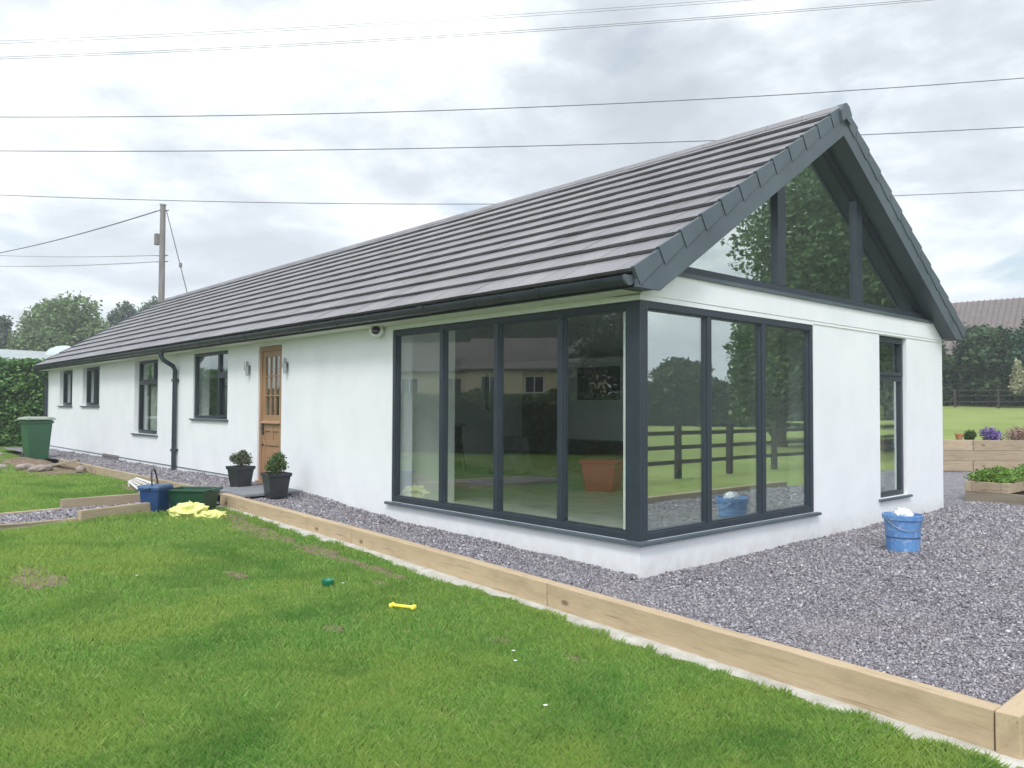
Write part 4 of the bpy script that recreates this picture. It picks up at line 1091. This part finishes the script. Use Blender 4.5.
# right, hedge trees behind the upper lawn
gr_ = 'dark trees behind the upper lawn'
def along(px_ang, d, z): pass
for k, (x, y, H, rx, mt, lb) in enumerate([(-13.8, 41.5, 4.6, 2.6, 'dark_leaf', 'dark broad hedge tree beside the house corner on the upper lawn'), (-10.4, 42.5, 4.4, 2.4, 'dark_leaf', 'dark broad hedge tree between the house corner and the conifers'),
                                           (-7.6, 42.5, 5.0, 2.1, 'conifer_leaf', 'blue-green conifer left of the tall right-hand conifer'), (-4.8, 43, 5.6, 2.2, 'conifer_leaf', 'tall blue-green conifer at the right edge of the upper lawn'),
                                           (-1.2, 44, 5.4, 2.3, 'conifer_leaf', 'conifer just beyond the right edge of the upper lawn')]):
    tree('hedge_tree', x, y, 1.5, H, rx, lb, mt, 9000, .13, gr_, .06, 20 + k, .14, 18, .5)
# post and wire fence in front of them
t = thing('wire_fence', 'dark post and wire fence along the back of the upper lawn', 'fence', (-9, 39.3, 1.5))
for k in range(9):
    x = -8 + k * 2.0; MB().box(x - .05, x + .05, -.05 + .04 * k, .05 + .04 * k, -.2, 1.0).build('post', 'fence_wood', t)
for z in (.35, .65, .92): MB().tube([(-8.2, -.06, z), (8.2, .26, z)], .02, 5).build('rail', 'fence_wood', t)
V, F = leaves(blob_points([(-8.35, 40.3, 2.6 + .35 * k, .42 - .09 * k, .3, .35) for k in range(4)], 1500, .2), .07)
tag(numesh('dry_shrub', V, F, 'pale_dry_leaf'), 'pale straw-coloured pointed shrub standing against the dark hedge trees', 'shrub')
# neighbouring house with big brown roof
nb = thing('neighbour_house', 'large brown-roofed house behind the trees on the right', 'house', (-16, 64, 2.5), R(6))
MB().box(-8, 16, 0, 9, 0, 3.0).build('wall', 'cream_wall', nb)
MB().prism([(-.6, 2.85), (4.5, 8.05), (9.6, 2.85), (9.2, 2.75), (4.5, 7.6), (-.2, 2.75)], 0, -8.5, 16.5).build('roof', 'brown_roof', nb)
rb = MB()
for k in range(60): 
    x = -8.4 + k * .42; rb.add([(x, -.62, 2.87), (x + .10, -.62, 2.87), (x + .10, 4.48, 8.08), (x, 4.48, 8.08), (x + .05, -.65, 2.95), (x + .05, 4.45, 8.15)], [(0, 4, 5, 3), (4, 1, 2, 5)])
rb.build('roof_ribs', 'brown_roof', nb)
def rp(x, s, n_): # point on that roof
    return (x, -.6 + 5.1 * s - n_ * .714, 2.85 + 5.2 * s + n_ * .70)
sk = MB()
for (xa, xb, sa, sb) in ((3.1, 5.3, .56, .59), (3.1, 5.3, .73, .76), (3.1, 3.22, .59, .73), (5.18, 5.3, .59, .73)):
    sk.add([rp(xa, sa, .0), rp(xb, sa, .0), rp(xb, sb, .0), rp(xa, sb, .0), rp(xa, sa, .16), rp(xb, sa, .16), rp(xb, sb, .16), rp(xa, sb, .16)], [(3, 2, 1, 0), (4, 5, 6, 7), (0, 1, 5, 4), (1, 2, 6, 5), (2, 3, 7, 6), (3, 0, 4, 7)])
so = sk.build('skylight_frame', 'white_paint', nb)
sp = MB(); sp.add([rp(3.2, .59, .12), rp(5.2, .59, .12), rp(5.2, .73, .12), rp(3.2, .73, .12)], [(0, 1, 2, 3)]); sp.build('skylight_pane', 'flat_roof', nb)
vp = MB().lathe([(.13, 0), (.13, .3), (.2, .32), (.02, .42)], 12, rp(6.4, .38, .0)).build('roof_vent', 'white_paint', nb)
# hedge at the left
def hedge(name, A, B, h_, w_, n, mat, label, ls=.05, z=0.1, group=None):
    A, B = np.array(A, float), np.array(B, float); d = B - A; ln_ = np.linalg.norm(d); d /= ln_; pn = np.array([-d[1], d[0]])
    t = thing(name, label, 'hedge', (A[0], A[1], z), math.atan2(d[1], d[0]), group)
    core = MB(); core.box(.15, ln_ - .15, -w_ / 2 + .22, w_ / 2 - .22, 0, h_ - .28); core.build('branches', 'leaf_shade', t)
    u = rng.uniform(0, ln_, n); face = rng.uniform(0, 1, n)
    wob = .10 * np.sin(u * 2.3) + .07 * np.sin(u * 5.9 + 1)
    depth = rng.uniform(0, 1, n) ** 1.6 * .34
    a_ = rng.uniform(0, 1, n)
    top = face < w_ / (w_ + 2 * h_)
    sd = np.where(rng.uniform(0, 1, n) < .5, -1, 1)
    zc = a_ * h_; ro = np.clip((zc - (h_ - .3)) / .3, 0, 1) ** 2 * .2
    bul = .08 * np.sin(u * 3.1 + zc * 4) + .06 * np.sin(u * 1.7 - zc * 7)
    yy = np.where(top, (a_ - .5) * w_, sd * (w_ / 2 - depth + bul - ro)); zz = np.where(top, h_ - depth + wob, zc)
    ends = rng.uniform(0, 1, n) < .10
    uu = np.where(ends, np.where(rng.uniform(0, 1, n) < .5, depth, ln_ - depth) + bul, u); yy = np.where(ends, (rng.uniform(0, 1, n) - .5) * w_, yy)
    V, F = leaves(np.stack([uu, yy, zz], 1), ls)
    numesh('foliage', V, F, mat, t)
    return t
hedge('back_hedge', (-19, 46), (6, 49), 3.4, 2.0, 22000, 'dark_leaf', 'continuous dark hedge filling the gaps behind the upper lawn trees', .13, 1.3)
hedge('leafy_hedge', (-26.4, -1.9), (-24.9, 2.6), 2.85, 2.0, 26000, 'ivy_leaf', 'tall glossy green hedge beyond the wheelie bin at the far end of the house', .062, .12)
hedge('leafy_hedge', (-28.4, -7.5), (-27.2, -1.4), 2.75, 1.8, 14000, 'ivy_leaf', 'glossy green hedge continuing out of view at the left edge', .062, .12)
# flat-roofed outbuilding beyond the hedge
ob = thing('outbuilding', 'low building with pale grey flat roof beyond the hedge', 'building', (-42, -3, 0), R(14))
MB().box(-7, 6, -6, 16, 0, 3.2).build('wall', 'cream_wall', ob)
MB().prism([(-7.4, 3.2), (6.4, 3.2), (6.4, 3.35), (-.5, 4.35), (-7.4, 3.35)], 1, -6.4, 16.4).build('roof', 'flat_roof', ob)
MB().lathe([(.95, 0), (.92, .16), (.75, .38), (.42, .54), (.05, .60)], 20, (2.2, 7.5, 3.95)).build('roof_dome', 'dome_plastic', ob, smooth=True)
MB().box(1.2, 3.2, 6.5, 8.5, 3.7, 3.98).build('dome_kerb', 'concrete', ob)

# ---- telegraph pole and its cables
t = thing('telegraph_pole', 'wooden telegraph pole rising beyond the far end of the tiled roof', 'utility pole', (-25.65, 4.35, 0))
MB().tube([(0, 0, -.3), (0, 0, 4), (0, 0, 8.79)], [.135, .115, .095], 14).build('pole', 'pole_wood', t, smooth=True)
MB().box(-.30, -.12, -.20, -.04, 7.35, 7.75).build('junction_box', 'pole_wood', t)
for z in (8.6, 6.95, 6.72): MB().tube([(-.2, -.13, z), (.14, .16, z)], .022, 6).build('cable_bracket', 'steel', t)
MB().lathe([(.125, 0), (.125, .03), (.05, .07)], 12, (0, 0, 8.79)).build('cap', 'steel', t)
def cable(A, B, r_, sag, label, n=30, group=None, twin=0., cat='cable', name='overhead_cable'):
    A, B = Vector(A), Vector(B); m = MB()
    for off in ([0] if not twin else [0, twin]):
        pts = []
        for i in range(n + 1):
            s_ = i / n; p = A.lerp(B, s_); p.z -= 4 * sag * s_ * (1 - s_) + off; pts.append(p)
        m.tube(pts, r_, 5)
    return tag(m.build(name, 'cable_black', smooth=True), label, cat, group)
cable((-25.65, 4.30, 8.62), (-50.9, .8, 9.70), .022, .25, 'service cable sloping down left from the top of the telegraph pole')
cable((-25.70, 4.30, 6.95), (-50.9, .8, 10.2), .010, .15, 'upper of two thin cables leaving the middle of the telegraph pole')
cable((-25.70, 4.30, 6.72), (-50.9, .8, 9.5), .012, .15, 'lower of two thin cables leaving the middle of the telegraph pole')
st = thing('stay_wire', 'slanting stay wire with small insulator right of the telegraph pole', 'wire')
MB().tube([(-25.6, 4.45, 8.62), (-25.09, 5.06, 5.62), (-24.14, 6.2, 0)], .016, 5).build('wire', 'cable_black', st)
MB().lathe([(.03, -.09), (.055, -.06), (.055, .06), (.03, .09)], 10, (-25.25, 4.87, 6.6)).build('insulator', 'pole_wood', st)
# high lines crossing the whole sky: three-dimensional spans, ends far outside the frame
def span(P0, P1, P2, r_, label, twin=0.):
    """through three points, continued by a quarter span at both ends"""
    P0, P1, P2 = map(Vector, (P0, P1, P2)); pts = []
    t1 = (P1 - P0).dot(P2 - P0) / (P2 - P0).length_squared
    for i in range(61):
        t_ = -.25 + 1.5 * i / 60
        p = P0 * ((t_ - t1) * (t_ - 1) / ((0 - t1) * (0 - 1))) + P1 * (t_ * (t_ - 1) / (t1 * (t1 - 1))) + P2 * (t_ * (t_ - t1) / (1 * (1 - t1)))
        pts.append(p)
    r_ *= .8; m = MB(); m.tube(pts, r_, 5)
    if twin: m.tube([p - Vector((0, 0, twin)) for p in pts], r_, 5)
    tag(m.build('power_line', 'cable_black', smooth=True), label, 'power line', 'power lines crossing the sky above the house')
span((-42.32, 1.73, 19.79), (-30.18, 15.21, 20.73), (-18.04, 28.68, 22.02), .012, 'topmost twin power line, leaving the picture at the top centre', .13)
span((-42.34, 1.75, 18.98), (-25.07, 20.92, 20.41), (-11.98, 35.43, 22.01), .016, 'second highest twin power line across the sky', .10)
span((-42.39, 1.82, 15.96), (-25.14, 21.0, 16.53), (-7.88, 40.17, 18.16), .030, 'third power line from the top, passing just above the ridge end')
span((-42.42, 1.85, 14.25), (-25.18, 21.05, 14.59), (-7.92, 40.22, 15.69), .030, 'fourth power line from the top, passing behind the gable peak')
span((-42.46, 1.90, 12.03), (-25.64, 20.66, 11.69), (-7.98, 40.3, 12.52), .024, 'lowest power line, passing behind the tiled roof slope')

# ------------------------------------------------------------------ surroundings mirrored in the glass
def cream_house(x, y, rz, w_, label):
    h_ = thing('cream_house', label, 'house', (x, y, 0), rz, 'cream houses across the lawn')
    MB().box(-w_ / 2, w_ / 2, 0, 8, 0, 4.1).build('wall', 'cream_wall', h_)
    MB().prism([(-.5, 3.95), (4, 6.3), (8.5, 3.95), (8.3, 3.8), (4, 5.9), (-.3, 3.8)], 0, -w_ / 2 - .4, w_ / 2 + .4).build('roof', 'brown_roof', h_)
    for k, u in enumerate((-w_ / 2 + 1.6, 0, w_ / 2 - 1.6)):
        for zc in (2.35,):
            wd = MB().box(u - .65, u + .65, 7.98, 8.03, zc, zc + 1.15).build('window', 'white_paint', h_)
            MB().box(u - .56, u - .04, 8.031, 8.04, zc + .08, zc + 1.07).build('pane', 'screen_black', wd)
            MB().box(u + .04, u + .56, 8.031, 8.04, zc + .08, zc + 1.07).build('pane', 'screen_black', wd)
cream_house(-47, -33, R(-37), 9.5, 'cream house across the lawn, leftmost as seen from the glazing')
cream_house(-38, -36, R(-40), 9.0, 'cream house across the lawn, nearer the big garden trees')
for k, (dx_, dy_, lb_) in enumerate(((-.87, -.50, 'broad tree behind the cream houses, at the left end of the row'), (-.82, -.565, 'broad tree behind the cream houses, second from the left end'), (-.765, -.64, 'broad tree behind the cream houses, second from the right end'), (-.70, -.71, 'broad tree behind the cream houses, at the right end of the row'))):
    tree('garden_tree', -2 + 66 * dx_, 66 * dy_, 0, 12.5, 6.0, lb_, 'tree_leaf', 12000, .24, 'broad trees behind the cream houses', .1, 80 + k, .3, 20, .35)
hedge('leafy_hedge', (-18.5, -5.2), (-5.0, -17.5), 1.85, 1.3, 42000, 'box_leaf', 'clipped hedge along the far side of the lawn, opposite the side glazing', .055, .0)
hedge('field_hedge', (18, 60), (50, 37), 3.4, 2.4, 30000, 'tree_leaf', 'tall hedge along the far side of the field under the trees', .18, .0)
tree('garden_tree', -16.0, -20.6, 0, 11.0, 4.6, 'big dark garden tree across the lawn facing the side glazing', 'tree_leaf', 30000, .11, None, .08, 41, .22, 22, .35)
tree('garden_tree', -10.5, -22.5, 0, 9.0, 3.4, 'second dark garden tree across the lawn, right of the first', 'tree_leaf', 20000, .11, None, .15, 43, .22, 20, .35)
t = thing('garden_tree', 'tall leafy tree across the yard facing the gable glazing', 'tree', (9.8, 22.5, -.1), 0)
t0 = tree('garden_tree', 8.9, 23.0, -.1, 11.3, 4.6, 'tall airy tree across the yard opposite the glazed gable', 'airy_leaf', 46000, .105, None, .20, 47, .24, 30, .35, ry=4.6)
bpy.data.objects.remove(t)
tree('garden_tree', 12.4, 24.6, -.1, 7.2, 3.0, 'dense round tree behind the yard tree', 'airy_leaf', 16000, .12, None, .1, 48, .24, 18, .35)
k = 0
for (x, y, H, rx) in ((40, 43, 5.3, 4.5), (36, 50, 5.6, 4.5), (31, 55, 6.4, 4.5), (26, 57, 6.2, 4.5), (20, 57, 6.4, 4.3), (45, 36, 5.2, 4.5)):
    tree('field_tree', x, y, 0, H, rx, ['', ][0] + 'bushy green tree %s on the far side of the field' % ['fourth from the left', 'third from the left', 'second from the right end', 'next to the right end', 'at the right end', 'at the left end'][k], 'tree_leaf', 8000, .2, 'trees on the far side of the field', .04, 60 + k, .2, 16, .4); k += 1
# post and rail fence along the yard's right side
t = thing('rail_fence', 'dark post and rail fence between the yard and the field', 'fence', (6.3, 0, -.1))
for k in range(12):
    y = -1 + k * 2.05; MB().box(-.06, .06, y - .06, y + .06, -.2, 1.18).build('post', 'fence_wood', t)
for z in (.35, .68, 1.0):
    MB().box(.062, .095, -1.2, 21.8, z - .045, z + .045).build('rail', 'fence_wood', t)

# ------------------------------------------------------------------ light
w = bpy.data.worlds.new('World'); S.world = w; w.use_nodes = True; nt = w.node_tree
bg = nt.nodes['Background']
SUN_EL, SUN_AZ = R(48), R(-52)        # azimuth of the direction towards the sun, from +X
sky = nt.nodes.new('ShaderNodeTexSky'); sky.sky_type = 'NISHITA'; sky.sun_disc = False
sky.sun_elevation = SUN_EL; sky.sun_rotation = R(90) - SUN_AZ
sky.air_density = 1.2; sky.dust_density = 1.5
tc = nt.nodes.new('ShaderNodeTexCoord'); nrm = node(nt, 'ShaderNodeVectorMath', operation='NORMALIZE'); nt.links.new(tc.outputs['Generated'], nrm.inputs[0])
sp = nt.nodes.new('ShaderNodeSeparateXYZ'); nt.links.new(nrm.outputs[0], sp.inputs[0])
ad = node(nt, 'ShaderNodeMath', operation='ADD'); ad.inputs[1].default_value = .16
mxm = node(nt, 'ShaderNodeMath', operation='MAXIMUM'); mxm.inputs[1].default_value = 0.0
nt.links.new(sp.outputs[2], mxm.inputs[0]); nt.links.new(mxm.outputs[0], ad.inputs[0])
cx = node(nt, 'ShaderNodeMath', operation='DIVIDE'); cy = node(nt, 'ShaderNodeMath', operation='DIVIDE')
nt.links.new(sp.outputs[0], cx.inputs[0]); nt.links.new(ad.outputs[0], cx.inputs[1]); nt.links.new(sp.outputs[1], cy.inputs[0]); nt.links.new(ad.outputs[0], cy.inputs[1])
cb_ = nt.nodes.new('ShaderNodeCombineXYZ'); nt.links.new(cx.outputs[0], cb_.inputs[0]); nt.links.new(cy.outputs[0], cb_.inputs[1])
CV = cb_.outputs[0]
n1 = noise(nt, CV, .95, 8, .55, .25); n2 = noise(nt, CV, 2.1, 9, .6, .2)
mp_ = nt.nodes.new('ShaderNodeMapping'); mp_.inputs['Location'].default_value = (7.3, 3.1, 0); nt.links.new(CV, mp_.inputs['Vector'])
n3 = noise(nt, mp_.outputs[0], 1.05, 7, .5, .4)
mm = node(nt, 'ShaderNodeMath', operation='ADD'); 
h1 = node(nt, 'ShaderNodeMath', operation='MULTIPLY'); h1.inputs[1].default_value = .6; nt.links.new(n1, h1.inputs[0])
h2 = node(nt, 'ShaderNodeMath', operation='MULTIPLY'); h2.inputs[1].default_value = .4; nt.links.new(n2, h2.inputs[0])
nt.links.new(h1.outputs[0], mm.inputs[0]); nt.links.new(h2.outputs[0], mm.inputs[1])
cloud = ramp(nt, mm.outputs[0], [(.40, (.40, .445, .49)), (.475, (.52, .565, .61)), (.53, (.70, .745, .785)), (.59, (.98, .99, 1.0))])
# brighter towards the horizon, and towards the hidden sun
hz = ramp(nt, sp.outputs[2], [(0.0, (.88, .91, .95)), (.22, (.80, .87, .93)), (.45, (.0, .0, .0))])
hzf = node(nt, 'ShaderNodeMapRange'); hzf.inputs[1].default_value = .0; hzf.inputs[2].default_value = .42; hzf.inputs[3].default_value = .6; hzf.inputs[4].default_value = .0
nt.links.new(sp.outputs[2], hzf.inputs[0])
cloud = mixc(nt, hzf.outputs[0], cloud, (.74, .81, .865))
sd_ = node(nt, 'ShaderNodeVectorMath', operation='DOT_PRODUCT')
sdir = (math.cos(SUN_EL) * math.cos(SUN_AZ), math.cos(SUN_EL) * math.sin(SUN_AZ), math.sin(SUN_EL))
nt.links.new(nrm.outputs[0], sd_.inputs[0]); sd_.inputs[1].default_value = sdir
gl2 = node(nt, 'ShaderNodeMapRange'); gl2.inputs[1].default_value = -.1; gl2.inputs[2].default_value = 1.; gl2.inputs[3].default_value = 1.0; gl2.inputs[4].default_value = 2.3
nt.links.new(sd_.outputs['Value'], gl2.inputs[0])
vm = node(nt, 'ShaderNodeVectorMath', operation='SCALE'); nt.links.new(cloud, vm.inputs[0]); nt.links.new(gl2.outputs[0], vm.inputs['Scale'])
blue = node(nt, 'ShaderNodeVectorMath', operation='SCALE'); nt.links.new(sky.outputs[0], blue.inputs[0]); blue.inputs['Scale'].default_value = .10
gap = ramp(nt, n3, [(.585, (0, 0, 0)), (.66, (.75, .75, .75))])
fin = mixc(nt, gap, vm.outputs[0], blue.outputs[0])
nt.links.new(fin, bg.inputs['Color']); bg.inputs['Strength'].default_value = 1.0

ld = bpy.data.lights.new('sun', 'SUN'); ld.energy = 1.4; ld.angle = R(14); ld.color = (1, .97, .92)
lo = bpy.data.objects.new('sun', ld); COL.objects.link(lo)
lo.rotation_euler = Vector(sdir).to_track_quat('Z', 'Y').to_euler()

hm, hnt, hb = newmat('haze_air'); hnt.nodes.remove(hb)
hv = hnt.nodes.new('ShaderNodeVolumePrincipled'); hv.inputs['Density'].default_value = .0020; hv.inputs['Color'].default_value = (.93, .96, 1, 1); hv.inputs['Anisotropy'].default_value = .2
hnt.links.new(hv.outputs[0], hnt.nodes['Material Output'].inputs['Volume'])
hz_ = MB().box(-255, 255, -255, 255, -1.32, 25).build('haze', 'haze_air'); tag(hz_, 'thin pale air softening the far trees and roofs', 'haze', kind='stuff')
# ------------------------------------------------------------------ camera
cam = bpy.data.cameras.new('camera'); co = bpy.data.objects.new('camera', cam); COL.objects.link(co)
cam.sensor_width = 36; cam.lens = 793.688 / 1024 * 36; cam.clip_end = 2000; cam.clip_start = .05
f_ = Vector((-0.74381211, 0.66776082, 0.02896592)); r_ = Vector((0.66813202, 0.74402894, 0.00453334)); u_ = Vector((0.0185243, -0.02272501, 0.99957012))
M = Matrix(((r_.x, u_.x, -f_.x, CAM[0]), (r_.y, u_.y, -f_.y, CAM[1]), (r_.z, u_.z, -f_.z, CAM[2]), (0, 0, 0, 1)))
co.matrix_world = M; S.camera = co
S.view_settings.view_transform = 'Standard'; S.view_settings.look = 'None'; S.view_settings.exposure = .5; S.view_settings.gamma = 1
S.render.engine = 'CYCLES'; S.cycles.use_denoising = True
S.cycles.max_bounces = 10; S.cycles.transparent_max_bounces = 16; S.cycles.glossy_bounces = 5; S.cycles.diffuse_bounces = 4
